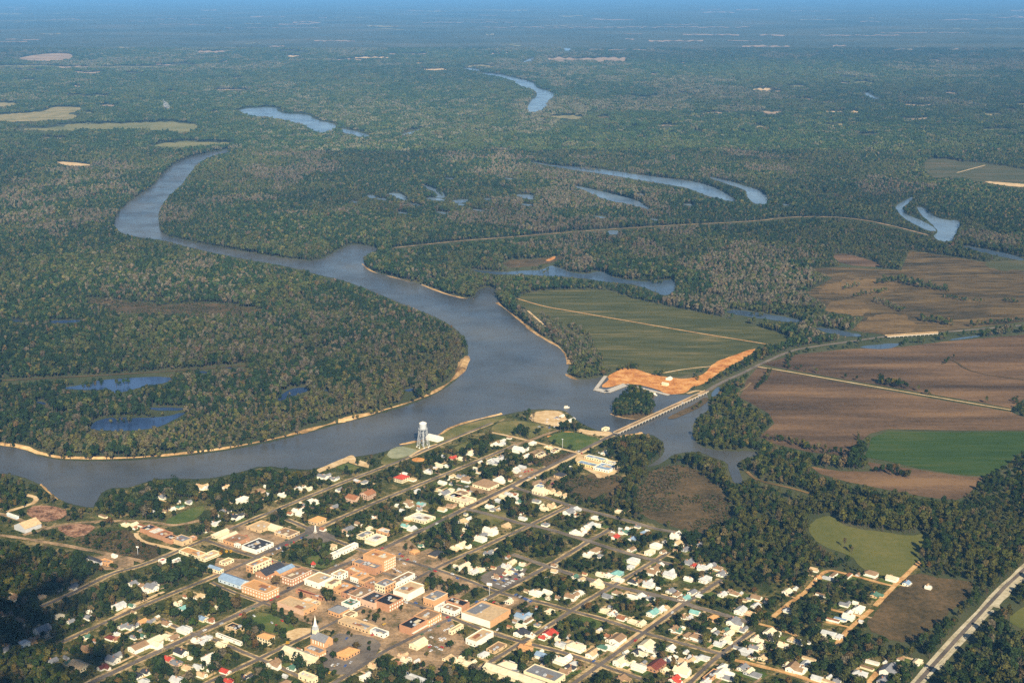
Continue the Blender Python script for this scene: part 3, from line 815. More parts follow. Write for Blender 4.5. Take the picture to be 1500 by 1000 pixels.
def gwalls(mb, a, b, h, rise, along=0, cx=0, cy=0):
    """walls with gable ends"""
    A, B = a / 2, b / 2
    if not along:
        v = [(-A, -B, 0), (A, -B, 0), (A, B, 0), (-A, B, 0), (-A, -B, h), (A, -B, h), (A, B, h), (-A, B, h), (-A, 0, h + rise - .3), (A, 0, h + rise - .3)]
        f = [(0, 1, 5, 4), (1, 2, 6, 9, 5), (2, 3, 7, 6), (3, 0, 4, 8, 7)]
    else:
        v = [(-A, -B, 0), (A, -B, 0), (A, B, 0), (-A, B, 0), (-A, -B, h), (A, -B, h), (A, B, h), (-A, B, h), (0, -B, h + rise - .3), (0, B, h + rise - .3)]
        f = [(0, 1, 5, 8, 4), (1, 2, 6, 5), (2, 3, 7, 9, 6), (3, 0, 4, 7)]
    mb.add([(x + cx, y + cy, q) for x, y, q in v], f)


def openings(parent, a, b, h, n_front, n_side, wmat, z0=1.0, hh=1.5, ww=1.1, name='window', door=True, rows=1, rowh=3.6):
    """windows and a door standing 4 cm proud of the two walls that face the viewer (-y face and -x face... local)"""
    for r_ in range(rows):
        zz = z0 + r_ * rowh
        for k in range(n_front):
            x = -a / 2 + a * (k + .5) / n_front
            mb = MB(); mb.box(x - ww / 2, x + ww / 2, -b / 2 - .06, -b / 2 + .1, zz, zz + hh); mb.build(name, wmat, parent)
        for k in range(n_side):
            y = -b / 2 + b * (k + .5) / n_side
            mb = MB(); mb.box(-a / 2 - .06, -a / 2 + .1, y - ww / 2, y + ww / 2, zz, zz + hh); mb.build(name, wmat, parent)


SIZE = {'s': (6.6, 5.2, 2.6), 'm': (9.8, 7.0, 2.8), 'l': (12.6, 9.0, 4.2), 't': (13.5, 4.0, 2.6), 'x': (16, 11.5, 5.0)}
SZN = {'s': 'small', 'm': 'mid-sized', 'l': 'large', 'x': 'very large', 't': 'long narrow'}


YARDS = []


def house(x, y, size, wall, roof, form, turn):
    a, b, h = SIZE[size]
    a *= R.uniform(.9, 1.12); b *= R.uniform(.9, 1.1)
    if y < 760:
        a *= 1.05
    X, Y = G(x, y, h * .6)
    ang = GA + (math.pi / 2 if turn else 0) + R.uniform(-.06, .06)
    name = 'mobile_home' if size == 't' else 'cottage' if size == 's' else 'house'
    t = empty(name, (float(X), float(Y), 0), ang)
    wm, rm = M['w_' + wall], M['r_' + roof]
    rise = b * R.uniform(.20, .30)
    mb = MB()
    if size == 't':
        mb.box(-a / 2, a / 2, -b / 2, b / 2, .5, h)
        mb.build('wall', wm, t)
        mb = MB(); mb.box(-a / 2 - .1, a / 2 + .1, -b / 2 - .1, b / 2 + .1, h, h + .25); mb.box(-a / 2 + .3, a / 2 - .3, -b / 4, b / 4, h + .25, h + .4)
        mb.build('roof', rm, t)
        mb = MB(); mb.box(-a / 2 + .3, a / 2 - .3, -b / 2 + .3, b / 2 - .3, 0, .5); mb.build('skirting', M['concrete'], t)
        mb = MB(); mb.box(-1.4, 1.4, -b / 2 - 1.5, -b / 2 - .02, 0, .7); mb.build('step', M['wood'], t)
    elif form == 'hip':
        mb.box(-a / 2, a / 2, -b / 2, b / 2, 0, h - .2)
        mb.build('wall', wm, t)
        rf = hip(t, a, b, h, rise * 1.1, rm)
    else:
        gwalls(mb, a, b, h, rise, 0)
        if form == 'ell':
            wa, wb = b * .62, b * .75
            wx = R.choice((-1, 1)) * a * .22
            gwalls(mb, wa, wb, h, rise * .85, 1, wx, -b / 2 - wb / 2 + .05)
        mb.build('wall', wm, t)
        rf = gable(t, a, b, h, rise, rm)
        if form == 'ell':
            gable(t, wa, wb + b * .45, h - .05, rise * .85, rm, along=1, name='wing_roof', cx=wx, cy=-b / 2 - wb / 2 + b * .22)
    if size != 't':
        if R.random() < .6:
            cx = R.uniform(-.3, .3) * a
            mb = MB(); mb.box(cx - .5, cx + .5, .3, 1.3, h, h + rise + 1.1); mb.build('chimney', M['w_brick'], rf)
        if R.random() < .75:
            pw, pd = a * R.uniform(.35, .8), R.uniform(1.8, 2.8)
            sx = R.uniform(-.1, .1) * a
            if form == 'ell':
                sx = -wx * .8; pw = a * .42
            mb = MB(); mb.box(sx - pw / 2, sx + pw / 2, -b / 2 - pd, -b / 2 - .1, h - .75, h - .55)
            for k in range(3):
                xx = sx - pw / 2 + .2 + (pw - .4) * k / 2
                mb.box(xx - .12, xx + .12, -b / 2 - pd + .1, -b / 2 - pd + .34, 0, h - .75)
            mb.build('porch', wm if R.random() < .4 else rm, t)
        if y > 800:
            openings(t, a, b, h, 0, 2, M['glass'], 1.0, 1.3, 1.0)
            mb = MB(); mb.box(a * .12, a * .12 + 1.0, -b / 2 - .05, -b / 2 + .1, .2, 2.2); mb.build('door', M['wood'], t)
    occupy(float(X), float(Y), a, b, h, ang)
    wn = {'pale blue': 'pale blue'}.get(wall, wall)
    if size == 't':
        lk = '%s mobile home with %s flat roof' % (wn, roof)
    else:
        lk = '%s %s %s with %s %s' % (SZN[size], wn, name, roof, {'hip': 'hip roof', 'gable': 'gable roof', 'ell': 'cross-gabled roof'}[form])
    BUILT.append(dict(o=t, look=lk, p=(float(X), float(Y)), px=(x, y), cat=name.replace('_', ' '),
                      group={'mobile_home': 'mobile homes at the town edge', 'cottage': 'cottages of the town', 'house': 'houses of the town'}[name]))
    YARDS.append((float(X), float(Y), a, b, ang))


HOUSES = '''237,727,m w grey ell;252,745,s;241,748,s;262,743,s;276,735,s;294,713,l w tan;303,714,m c;331,713,m w;355,732,x w white hip;382,718,m p brown;393,724,s c;413,725,m w white;
436,715,s;452,716,s;473,698,l w grey;488,701,m w grey ell;497,717,m w grey;523,704,s p;534,706,m w;459,734,l w white hip;425,752,s w;435,748,m w white;443,740,s p;440,753,m w white ell;
490,742,m p grey;329,749,m w white;344,757,l w dark ell;314,767,m w white;302,777,s w;582,740,s w white hip;598,735,m w;510,775,l p grey;526,767,m w;541,773,s w;594,770,m w teal;597,760,m o cream;548,758,s p;
184,768,m c cream hip;196,768,m c cream;151,756,t c;208,770,t w;
106,858,m w white ell;194,854,m w grey ell;206,858,s w;222,860,l w white ell;213,865,m w;174,887,l w white;193,887,s w;129,904,m w grey;104,910,s w;86,902,m w;62,922,x w grey ell;33,943,l b silver hip;20,874,m w brown;60,874,m t tan;10,950,m g;27,908,m t brown;48,938,m t brown ell;127,932,s w;162,934,m w maroon;126,950,m o brown ell;181,917,m w;190,918,m w grey ell;208,910,m p orange;221,911,s c;244,913,m w brown;270,922,l w silver;225,939,x w white ell;203,947,x w brown;196,933,s w;208,931,s w;243,932,m c;254,933,m w white;288,938,m w white;296,941,m w;265,955,l w dark;247,965,m p red;258,971,m p;275,978,m c tan;290,977,m w;165,966,l w grey ell;150,977,m w maroon;77,967,m g grey;99,970,s g;200,989,m w dark;214,984,m w dark ell;211,998,m w;260,997,l w silver;295,988,m w pink;260,884,s w;268,890,m w teal ell;292,873,m w tan;297,906,m c blue;170,936,s c;18,898,s w;5,899,s w;
473,775,s w;690,663,l w cream hip;664,671,m p red;677,672,m c;645,682,m w;654,682,s w;626,690,m w silver ell;604,702,m w;662,697,s w;674,698,m w;684,703,l w white ell;701,690,m w tan ell;725,678,m w grey hip;717,675,m w white;733,670,m w;729,702,m w;757,690,m w silver;648,707,m w;662,708,s w;640,717,s c;651,723,l w white;661,717,s w;676,718,m w;611,719,m w silver hip;617,738,m g teal;648,746,m w;660,741,m p brown;600,740,m w;614,746,s w;603,774,m w;676,763,m w tan;686,760,m w;688,768,m w cream;717,742,m w white;722,746,s w;730,733,m g silver;738,727,m c;746,724,m w;753,724,m w;761,734,m w;786,734,m w;797,745,m c cream;808,741,m c tan;833,749,l w grey ell;842,745,m g silver;766,759,m w white;741,769,m t tan;799,768,m w grey hip;873,758,m w white hip;864,770,l w silver;876,769,m w white;840,779,m w;850,781,m w white ell;856,775,s w;898,784,m w;873,806,l w white hip;861,813,m w white;878,814,s w;709,783,m w;704,789,l w white;718,778,x w white;676,798,l w white ell;666,802,m c cream;676,784,s w;716,811,m w grey ell;750,823,m c cream;742,829,m w silver;680,830,x w cream ell;694,837,m w white;703,834,m w cream;607,808,m o orange hip;617,799,s w;765,826,s w;
746,838,m w white;812,836,s w;842,844,s w;852,848,s w;873,854,l c cream;880,841,m w white;891,842,m w white;902,846,m w;757,832,s w;725,844,s w;
738,645,m w;746,641,s w;724,651,m w white;735,650,m w silver;760,659,x w white ell;780,649,m w white;771,668,m w white;803,655,m y cream hip;811,661,s w;754,687,m w white;765,684,m g silver;730,702,l w white;735,672,m w silver;722,676,l g white ell;886,663,m w white;
907,749,m c cream hip;922,775,m w white;910,780,s w;917,779,m w;926,789,m w blue;943,780,s p blue;934,771,s w;901,786,m w red;990,786,l w white;992,795,m w tan;1026,797,m g grey;1004,804,m g grey;961,799,l w white hip;952,808,l w cream hip;925,804,m w;971,808,s w;928,821,l w white;923,830,m w silver;961,832,l w white;954,838,l w white ell;966,828,m w;981,842,l w white ell;974,840,s w;904,840,l g teal;907,849,m w white;928,852,m w dark;936,853,m w white;950,856,l w white ell;1010,824,m g grey;1016,828,s p red;1031,832,l w white ell;1052,832,m w;1056,840,m w;1009,848,m w white;1033,848,l w silver hip;1062,837,s w;1044,829,m w;
982,865,m w grey;992,870,m w white hip;1004,875,m w teal;998,876,s w;1014,867,m w;1024,872,s w;904,868,m w;925,874,m w white;937,873,m w white ell;952,876,m w;1058,870,m w white;1069,866,s w;1076,869,m w;1108,875,m w;1122,880,s w;1107,887,m w silver;1153,866,m w cream;1193,834,m w pink;1198,846,s c orange;1085,894,l w white;1099,898,m p pink hip;1155,894,m w silver;956,897,l w teal;968,892,m w white;975,890,s w;901,899,s w;911,905,m w;927,910,m c cream hip;939,913,m c cream;1018,897,m w teal;1001,903,s w;1010,904,s w;1044,904,m p orange;1074,910,l w white;1078,920,m c cream;1086,922,m w white;1068,927,m w white;1063,922,s o;1127,926,l w white;1131,935,s w;1107,935,m w;1105,948,m w white;1114,946,m w ;1092,954,l g silver hip;1101,961,s w;1118,962,m c tan ell;1171,940,m w white;1147,944,m w;1158,936,s w;987,921,m w white;994,924,s w;1021,933,l w white hip;1007,930,m w brown;1053,943,m w silver;1062,936,m w;905,936,x w white;947,945,x w cream ell;933,955,m w dark ell;941,957,m w;982,949,m w white ell;978,966,m w white;1017,964,m w silver;1031,963,m w;1004,970,l w;910,968,x w cream ell;936,977,l w white;999,983,x w white ell;988,994,m w red;973,981,s c cream;1061,978,l w white;1056,986,l w white;1067,993,m w;910,993,m t brown;1088,977,m w;1161,977,l w white ell;1152,973,s w;1180,972,m w silver;1185,965,t c tan;1175,981,m w white;1197,993,m w silver;1107,988,m g;1097,983,m g;1034,998,m w;
1221,842,t w;1214,847,t g;1276,840,l w white hip;1307,847,l w cream;1328,854,m w blue;1360,860,s w;1203,871,t w;1237,885,m w grey;1258,892,l w white;1243,903,l w white ell;1220,908,t w;1214,928,l w white;1228,932,m w;1278,970,t w;1270,978,t c;1260,987,l w silver;1301,982,x w white ell;1308,976,m w;1294,997,l w white;1344,969,m w cream;1319,965,s w;1212,998,t c;1226,998,s w;1281,871,m t;1231,907,t w blue;
785,868,l w white hip;802,867,m w white;804,875,s w;816,875,s w;836,874,l w white ell;848,868,m w white;805,895,m c cream hip;885,894,m c cream;897,898,m w white;890,873,m g;844,947,x w cream hip;822,944,m w silver;834,940,s w;868,957,l w tan;894,948,m w;883,948,m w;804,927,l w red ell;795,934,s w red;762,926,l w dark ell;763,917,m w cream;770,949,l o orange ell;794,960,l w blue;821,967,l w white ell;836,977,m w dark;827,983,m p brown;841,971,s w;764,903,l g blue ell;774,909,t w;787,915,s c;778,931,s w;895,936,m w;888,931,s w;1243,843,t w;
303,934,m w;308,908,s w;324,944,m c cream ell;305,963,l w white;330,983,m w red;336,998,m w red;357,993,m w dark ell;401,971,l w brown ell;426,977,s w;538,990,l w white hip;595,966,m w cream;588,960,s p;584,971,s c;547,975,m c tan;417,1000,m p;448,957,s w;708,958,m w silver;656,963,m c pink;672,967,m c cream;686,972,m c cream ell;744,975,x w cream hip;754,984,s w;812,828,s w;316,889,s w'''
WK = dict(w='white', c='cream', p='pink', o='orange', t='tan', g='grey', b='pale blue', y='yellow', r='brick')
n_h = 0
taken = []
for e in HOUSES.replace('\n', '').split(';'):
    f = e.strip().split(',')
    if len(f) < 3:
        continue
    q = f[2].split()
    x, y = float(f[0]), float(f[1])
    size = q[0]
    wall = WK[q[1]] if len(q) > 1 and q[1] in WK else R.choice(['white', 'white', 'white', 'cream', 'white', 'pink'])
    rest = q[1:] if (len(q) > 1 and q[1] not in WK) else q[2:]
    roof = form = None
    for w_ in rest:
        if w_ in ('hip', 'gable', 'ell'):
            form = w_
        elif w_ in ROOFC:
            roof = w_
        elif w_ == 'pink':
            roof = 'tan'
    if roof == 'white' and R.random() < .5:
        roof = R.choice(['grey', 'silver', 'cream', 'grey', 'brown'])
    roof = roof or R.choice(['white', 'cream', 'silver', 'grey', 'grey', 'silver', 'brown', 'tan', 'green', 'grey', 'rust', 'brown'])
    form = form or R.choice(['gable', 'gable', 'ell', 'hip'])
    house(x, y, size, wall, roof, form, R.random() < .5)
    n_h += 1
print('houses', n_h)


def yards():
    rr = random.Random(41)
    gm, dm = MB(), MB()
    for i, (x, y, a, b, ang) in enumerate(YARDS):
        n = 9
        cx, cy = x + rr.uniform(-4, 4), y + rr.uniform(-4, 4)
        z = .06 + i * .00005
        v = [(cx + (a * .55 + rr.uniform(2, 7)) * math.cos(k * 6.283 / n), cy + (b * .6 + rr.uniform(2, 8)) * math.sin(k * 6.283 / n), .13 + i * .0002) for k in range(n)]
        gm.add(v, [tuple(range(n))], 0 if rr.random() < .55 else 1)
        if rr.random() < .8:
            ca, sa = math.cos(ang), math.sin(ang)
            ox, L_, w_ = rr.choice((-1, 1)) * (a * .5 + .8), rr.uniform(8, 17), rr.uniform(2.2, 4.0)
            s = rr.choice((-1, 1))
            q = [(ox - w_ / 2, 0), (ox + w_ / 2, 0), (ox + w_ / 2, s * (b / 2 + L_)), (ox - w_ / 2, s * (b / 2 + L_))]
            if s < 0:
                q = q[::-1]
            dm.add([(x + p * ca - r_ * sa, y + p * sa + r_ * ca, .23 + i * .0002) for p, r_ in q], [(0, 1, 2, 3)], 0 if rr.random() < .6 else 1)
    tag(gm.build('lawn', [M['lawn'], M['parkgrass']]), 'grass yards round the houses of the town', None, None, 'structure')
    tag(dm.build('path', [M['sand'], M['lot']]), 'pale driveways beside the houses of the town', None, None, 'structure')


yards()
# garages and sheds standing behind the houses
SHEDS = []


def backyard_sheds():
    rr = random.Random(17)
    for x, y, a, b, ang in rr.sample(YARDS, 150):
        d, th = rr.uniform(11, 19), rr.uniform(0, 6.28)
        sx, sy = x + d * math.cos(th), y + d * math.sin(th)
        px_, py_ = PX(sx, sy)
        if look(NOBASE, np.array([float(px_)]), np.array([float(py_)]))[0] or not look(TOWN, np.array([float(px_)]), np.array([float(py_)]))[0]:
            continue
        t = empty('garage', (sx, sy, 0), GA + rr.choice((0, 1.571)) + rr.uniform(-.1, .1))
        A, Bq, h = rr.uniform(4, 6.5), rr.uniform(3.2, 4.6), rr.uniform(2.2, 2.8)
        w_, r_ = rr.choice(['white', 'white', 'cream', 'tan', 'grey']), rr.choice(['white', 'silver', 'cream', 'grey', 'rust', 'brown', 'silver'])
        mb = MB(); gwalls(mb, A, Bq, h, 1.2, 0); mb.build('wall', M['w_' + w_], t)
        gable(t, A, Bq, h, 1.2, M['r_' + r_], over=.3)
        mb = MB(); mb.box(-A * .3, A * .3, -Bq / 2 - .05, -Bq / 2 + .1, 0, 2.0); mb.build('door', M['wood'], t)
        occupy(sx, sy, A, Bq, h)
        SHEDS.append(dict(o=t, p=(sx, sy), px=(float(px_), float(py_)), look='small %s garage with %s roof' % (w_, r_)))


backyard_sheds()
VENTS = {'dark', 'black', 'white', 'tan', 'grey'}


def place(B, Rx, Lx, h):
    b = g2(*B)
    a_ = max(3.0, walk(b, ua, Rx)); l_ = max(3.0, walk(b, ub, Lx))
    c = b + ua * a_ / 2 + ub * l_ / 2
    return c, a_, l_


def shop(B, Rx, Lx, h, wall, roof, label, name='shop', cat='shop', win=(0, 0, 1), front=None, vents=0, style='flat', trim=None, chimney=False, band=False, awn=False):
    """B is the near ground corner; local x runs up the street, local y away across the block"""
    c, a, b = place(B, Rx, Lx, h)
    t = empty(name, (float(c[0]), float(c[1]), 0), GA)
    wm, rm = M['w_' + wall], M['r_' + roof]
    fm = M['w_' + (front or wall)]
    if style == 'flat':
        k = .45
        A, Bq = a / 2, b / 2
        v = [(-A, -Bq), (A, -Bq), (A, Bq), (-A, Bq)]
        w = [(-A + k, -Bq + k), (A - k, -Bq + k), (A - k, Bq - k), (-A + k, Bq - k)]
        zr = h - .9
        vs = [(x, y, 0) for x, y in v] + [(x, y, h) for x, y in v] + [(x, y, h) for x, y in w] + [(x, y, zr - .2) for x, y in w]
        fs = [(i, (i + 1) % 4, 4 + (i + 1) % 4, 4 + i) for i in range(4)] + [(4 + i, 4 + (i + 1) % 4, 8 + (i + 1) % 4, 8 + i) for i in range(4)] + \
             [(8 + i, 8 + (i + 1) % 4, 12 + (i + 1) % 4, 12 + i) for i in range(4)]
        fm_ = [0, 0, 0, 1] + [0] * 8
        mesh('wall', vs, fs, [wm, fm], t, fm_)
        mb = MB(); mb.box(-A + k + .01, A - k - .01, -Bq + k + .01, Bq - k - .01, zr - .25, zr); rf = mb.build('roof', rm, t)
        if trim:
            mb = MB()
            mb.box(-A - .25, A + .25, -Bq - .25, -Bq - .003, h - .35, h + .12); mb.box(-A - .25, -A - .003, -Bq, Bq + .2, h - .35, h + .12)
            mb.build('cornice', M[trim], t)
        zt = zr
        if a * b > 150:
            vents = max(vents, 2)
        rq = random.Random(int(B[0] * 3 + B[1]))
        for q_ in range(rq.choice((1, 2, 2))):
            x0, y0 = rq.uniform(-.4, .05) * a, rq.uniform(-.4, .05) * b
            mb = MB(); mb.box(x0, x0 + rq.uniform(.2, .35) * a, y0, y0 + rq.uniform(.2, .35) * b, zr + .003 + q_ * .06, zr + .05 + q_ * .06)
            mb.build('roof_patch', M['r_' + rq.choice(['tan', 'brown', 'grey', 'cream', 'rust'])], rf)
    else:
        rise = min(a, b) * (.24 if style == 'gable' else .26)
        mb = MB()
        al = 1 if b > a else 0
        if style == 'gable':
            gwalls(mb, a, b, h, rise, al)
            mesh('wall', mb.v, mb.f, [wm, fm], t, [0, 0, 0, 1])
            rf = gable(t, a, b, h, rise, rm, along=al, over=.5)
        else:
            mb.box(-a / 2, a / 2, -b / 2, b / 2, 0, h - .2); mb.build('wall', wm, t)
            rf = hip(t, a, b, h, rise, rm)
        zt = h
    for k in range(vents):
        rr = random.Random(int(B[0] * 13 + k * 7))
        x, y = rr.uniform(-.36, .36) * a, rr.uniform(-.36, .36) * b
        s = rr.uniform(.8, 1.6)
        mb = MB(); mb.box(x - s, x + s, y - s * .8, y + s * .8, zt, zt + rr.uniform(.9, 1.7)); mb.build('roof_vent', M['steel'], rf)
    if chimney:
        mb = MB(); mb.box(a * .3, a * .3 + 1.2, b * .3, b * .3 + 1.2, zt, zt + 3); mb.build('chimney', M['w_brick'], rf)
    nf, ns, rows = win
    if nf or ns:
        openings(t, a, b, h, nf, ns, M['trim'] if band else M['glass'], 1.2, 1.9 if rows > 1 else 1.6, min(1.7, a / max(nf, 1) * .5) if nf else 1.3, rows=rows, rowh=(h - 1.2) / rows)
    if awn:
        mb = MB(); mb.box(-a / 2 + .3, a / 2 - .3, -b / 2 - 2.2, -b / 2 - .01, 2.9, 3.1); mb.build('awning', M['w_' + awn], t)
    occupy(float(c[0]), float(c[1]), a, b, h)
    BUILT.append(dict(o=t, label=label, look=label, p=(float(c[0]), float(c[1])), px=B, cat=cat, group=None, a=a, b=b))
    return t, a, b, rf


S = shop
S((375.5, 812), 401, 354, 6, 'white', 'dark', 'white department store with dark roof dotted with white vents', vents=7, win=(5, 0, 1), name='store')
S((381, 781), 403, 361, 4, 'tan', 'tan', 'low tan flat roofed building north of the vented store', vents=2, win=(3, 2, 1))
S((423, 790), 439, 402, 4.5, 'tan', 'brown', 'brown roofed shop with tan walls on the corner by the plaza', win=(4, 3, 1), trim='trim')
S((404, 780), 415, 392, 4, 'cream', 'cream', 'narrow cream gabled hall beside the brown roofed corner shop', style='gable', win=(4, 0, 1))
S((316, 789), 336, 309, 4, 'cream', 'cream', 'upper of two long cream striped sheds near the vented store', win=(0, 3, 1), style='gable')
S((328, 795), 350, 319, 4, 'cream', 'cream', 'lower of two long cream striped sheds, with wider facade', win=(0, 4, 1), style='gable')
S((344, 801), 366, 327, 5, 'brick', 'brown', 'brick shop with brown roof next to the two cream sheds', front='orange', win=(0, 4, 1))
S((350, 803), 353, 343, 5, 'white', 'white', 'small white front block between brick shop and vented store', win=(1, 2, 1))
S((300, 823), 324, 289, 4, 'cream', 'tan', 'long cream shop beside the yellow trees', win=(6, 2, 1), awn='cream')
S((329, 829), 343, 321, 4, 'cream', 'tan', 'cream filling station shop with white canopy nearby', win=(3, 2, 1))
S((322, 841), 328, 305, 5, 'cream', 'blue', 'cream hall with pale blue gabled roof', style='gable', win=(2, 4, 1), name='hall', cat='hall')
S((371, 840), 398, 361, 9, 'cream', 'orange', 'tall orange brick shop with cream side wall at the square corner', front='orange', win=(6, 2, 2), trim='trim')
S((390, 850), 419, 374, 6, 'brick', 'dark', 'brick shop with broad dark slate coloured roof', win=(5, 4, 1), style='gable', band=True)
S((410, 847), 432, 401, 6.5, 'orange', 'blue', 'narrow shop with pale blue metal roof', win=(3, 2, 1), style='gable')
S((428, 859), 457, 413, 9, 'brick', 'brown', 'two storey red brick corner shop facing the hotel street', win=(8, 4, 2), band=True, trim='trim')
S((352, 863), 366, 320, 5, 'pale blue', 'blue', 'large hall with broad pale blue metal roof', style='gable', win=(2, 5, 1), name='hall', cat='hall')
S((390, 880), 409, 354, 9, 'orange', 'orange', 'two storey orange brick hall with a row of cream windows', win=(5, 9, 2), band=True, trim='trim', vents=1, name='hall', cat='hall')
S((445, 902), 464, 406, 6, 'orange', 'tan', 'wide pink fronted market hall with flat tan roof', front='pink', win=(3, 0, 1), name='hall', cat='hall', vents=1)
S((470, 881), 475, 433, 4.5, 'brick', 'maroon', 'long thin shop with dark red roof', win=(1, 4, 1))
S((451, 886), 460, 442, 4, 'tan', 'white', 'left one of two small white roofed annexes', win=(1, 1, 1))
S((462, 889), 470, 454, 4, 'tan', 'white', 'right one of two small white roofed annexes', win=(1, 1, 1))
S((497, 905), 511, 481, 6, 'orange', 'grey', 'cream trimmed brick house with grey hip roof near the steeple street', style='hip', win=(3, 4, 1))
S((515, 894), 528, 500, 6, 'white', 'green', 'white fronted shop with green striped roof', win=(2, 2, 1), vents=2)
S((527, 886), 550, 509, 9, 'brick', 'brown', 'red brick two storey shop with white framed windows', win=(8, 2, 2), band=True, trim='trim')
S((511, 878), 529, 500, 6.5, 'brick', 'dark', 'shop with dark blue grey roof behind the red brick front', win=(2, 2, 1))
S((500, 872), 517, 488, 6, 'orange', 'orange', 'shop with plain orange roof next to the dark blue grey one', win=(2, 2, 1))
S((486, 863), 500, 477, 6, 'cream', 'brown', 'narrow shop with purple brown roof', win=(2, 1, 1))
S((467, 863), 489, 446, 7.5, 'white', 'tan', 'tan roofed shop with tall white parapet walls', win=(3, 3, 1))
S((496, 852), 510, 485, 7.5, 'white', 'tan', 'bright white two storey corner shop with tan roof', win=(3, 4, 2))
S((524, 846), 536, 505, 6, 'brick', 'orange', 'shop with vivid orange roof behind the white corner shop', win=(2, 3, 1))
S((539, 839), 549, 516, 8.5, 'orange', 'grey', 'long shop with light grey roof near the hotel', win=(3, 5, 2))
S((550, 843), 560, 527, 9, 'brick', 'grey', 'brick block with grey roof leaning on the hotel', win=(2, 0, 1))
S((563, 838), 580, 532, 14.5, 'orange', 'orange', 'tall four storey orange brick hotel with white windows', win=(7, 0, 4), band=True, trim='w_orange', name='hotel', cat='hotel', vents=3, chimney=True)
S((525, 855), 541, 513, 6.5, 'orange', 'orange', 'orange roofed shop with bright white street front', front='white', win=(0, 4, 1))
S((534, 859), 549, 526, 6, 'orange', 'brown', 'first brown roofed shop after the white street front', win=(0, 3, 1))
S((547, 864), 558, 535, 6, 'brick', 'brown', 'brown roofed shop beside the grey roofed corner block', win=(0, 3, 1), vents=1)
S((564, 870), 580, 549, 9.5, 'orange', 'grey', 'grey roofed orange brick corner block with cream base', win=(4, 4, 2), trim='trim', front='cream')
S((580, 862), 608, 570, 7, 'white', 'brown', 'brown roofed shop row with long bright white front', win=(7, 0, 1), vents=1)
S((597, 881), 622, 576, 9.5, 'white', 'tan', 'big white walled store with orange tan roof below the brown roofed row', trim='w_orange', vents=1, win=(0, 4, 1), name='store')
S((570, 897), 591, 549, 9, 'brick', 'black', 'tall red brick shop with black tar roof', win=(6, 0, 2), band=True)
S((548, 893), 569, 527, 8, 'pink', 'dark', 'pinkish shop with dark roof next to the black roofed one', win=(0, 4, 1))
S((540, 929), 553, 495, 4.5, 'tan', 'tan', 'long peach coloured low hall by the church lot', win=(1, 9, 1), name='hall', cat='hall')
S((512, 908), 524, 502, 4.5, 'cream', 'brown', 'small brown roofed building behind the peach hall', win=(1, 2, 1))
S((562, 935), 570, 542, 5, 'white', 'grey', 'white block with grey roof at the end of the peach hall', win=(1, 3, 1))
S((636, 890), 656, 620, 9, 'orange', 'grey', 'orange brick store with blue grey roof and white lower front', win=(0, 4, 1), trim='trim', name='store')
S((643, 896), 664, 636, 4.5, 'white', 'white', 'low white annex against the orange brick store', win=(4, 0, 1))
S((678, 898), 688, 653, 9, 'brick', 'black', 'tall plain brick building with black roof', win=(1, 0, 1), name='store')
S((666, 903), 676, 646, 6.5, 'white', 'brown', 'white corner shop with tan arcade front', win=(3, 4, 1))
S((603, 931), 627, 585, 8.5, 'brick', 'black', 'brick row shop with deep black roof and white lettered front', win=(7, 0, 1), awn='white')
S((627.5, 919), 647, 606, 8.5, 'orange', 'brown', 'upper brick row shop with purple brown roof', win=(6, 0, 2), band=True)
tS, aS, bS, rS = S((718, 920), 748, 676, 8, 'orange', 'tan', 'big grocery store with long white front and tan roof', front='white', win=(0, 0, 1), name='store', vents=1)
mb = MB(); mb.box(-aS / 2 + 6, aS / 2 - 4, bS * .12, bS / 2 - 2, 7.1, 7.35); mb.build('roof_panel', M['r_grey'], tS)
S((698, 948), 723, 682, 6.5, 'white', 'tan', 'white walled store with tan roof across from the grocery', win=(0, 3, 1), name='store')
S((662, 930), 679, 657, 5, 'cream', 'tan', 'cream filling station on the big tan lot', win=(4, 1, 1), vents=0)
S((611, 953), 627, 599, 5, 'cream', 'cream', 'pale cream gabled shed at the corner of the tan lot', style='gable', win=(0, 2, 1), name='shed', cat='shed')
S((725, 958), 743, 712, 3.2, 'tan', 'brown', 'low tan building with brown roof below the white walled store', win=(2, 2, 1))
S((790, 1014), 801, 707, 6, 'cream', 'cream', 'very long cream warehouse at the lower edge', style='gable', win=(0, 0, 1), name='warehouse', cat='warehouse')
S((812, 1007), 828, 767, 7, 'cream', 'grey', 'broad gravel roofed warehouse beside the long cream one', win=(4, 0, 1), name='warehouse', cat='warehouse', vents=2)
S((630, 1006), 634, 586, 5, 'grey', 'silver', 'grey roofed shed at the bottom below the tan lot', style='gable', name='shed', cat='shed')
S((347, 928), 358, 330, 4.5, 'tan', 'black', 'low building with square black roof', win=(2, 2, 1), vents=1)
S((352, 946), 355, 316, 4, 'white', 'black', 'white walled building with long black roof', win=(1, 2, 1))
S((392, 946), 403, 377, 7.5, 'cream', 'orange', 'cream two storey office with orange hip roof', style='hip', win=(3, 4, 2), name='office', cat='office')
S((458, 1002), 466, 437, 6, 'cream', 'cream', 'cream flat building below the church hall', win=(2, 3, 1), vents=2)
S((549, 800), 567, 534, 6, 'cream', 'white', 'white roofed bank with a columned arcade', win=(7, 6, 1), band=True, trim='trim', name='bank', cat='bank')
S((567, 786), 576, 551, 5, 'orange', 'white', 'white roofed shop behind the arcaded bank', win=(2, 3, 1))
S((531, 791), 548, 521, 4, 'cream', 'grey', 'narrow grey roofed strip beside the arcaded bank', win=(4, 1, 1))
S((489, 819), 525, 483, 6, 'white', 'white', 'white crenellated hall beside the green square', win=(8, 2, 1), name='hall', cat='hall')
S((488, 806), 494, 481, 5, 'cream', 'tan', 'small cream pavilion behind the crenellated hall', style='hip', win=(1, 2, 1))
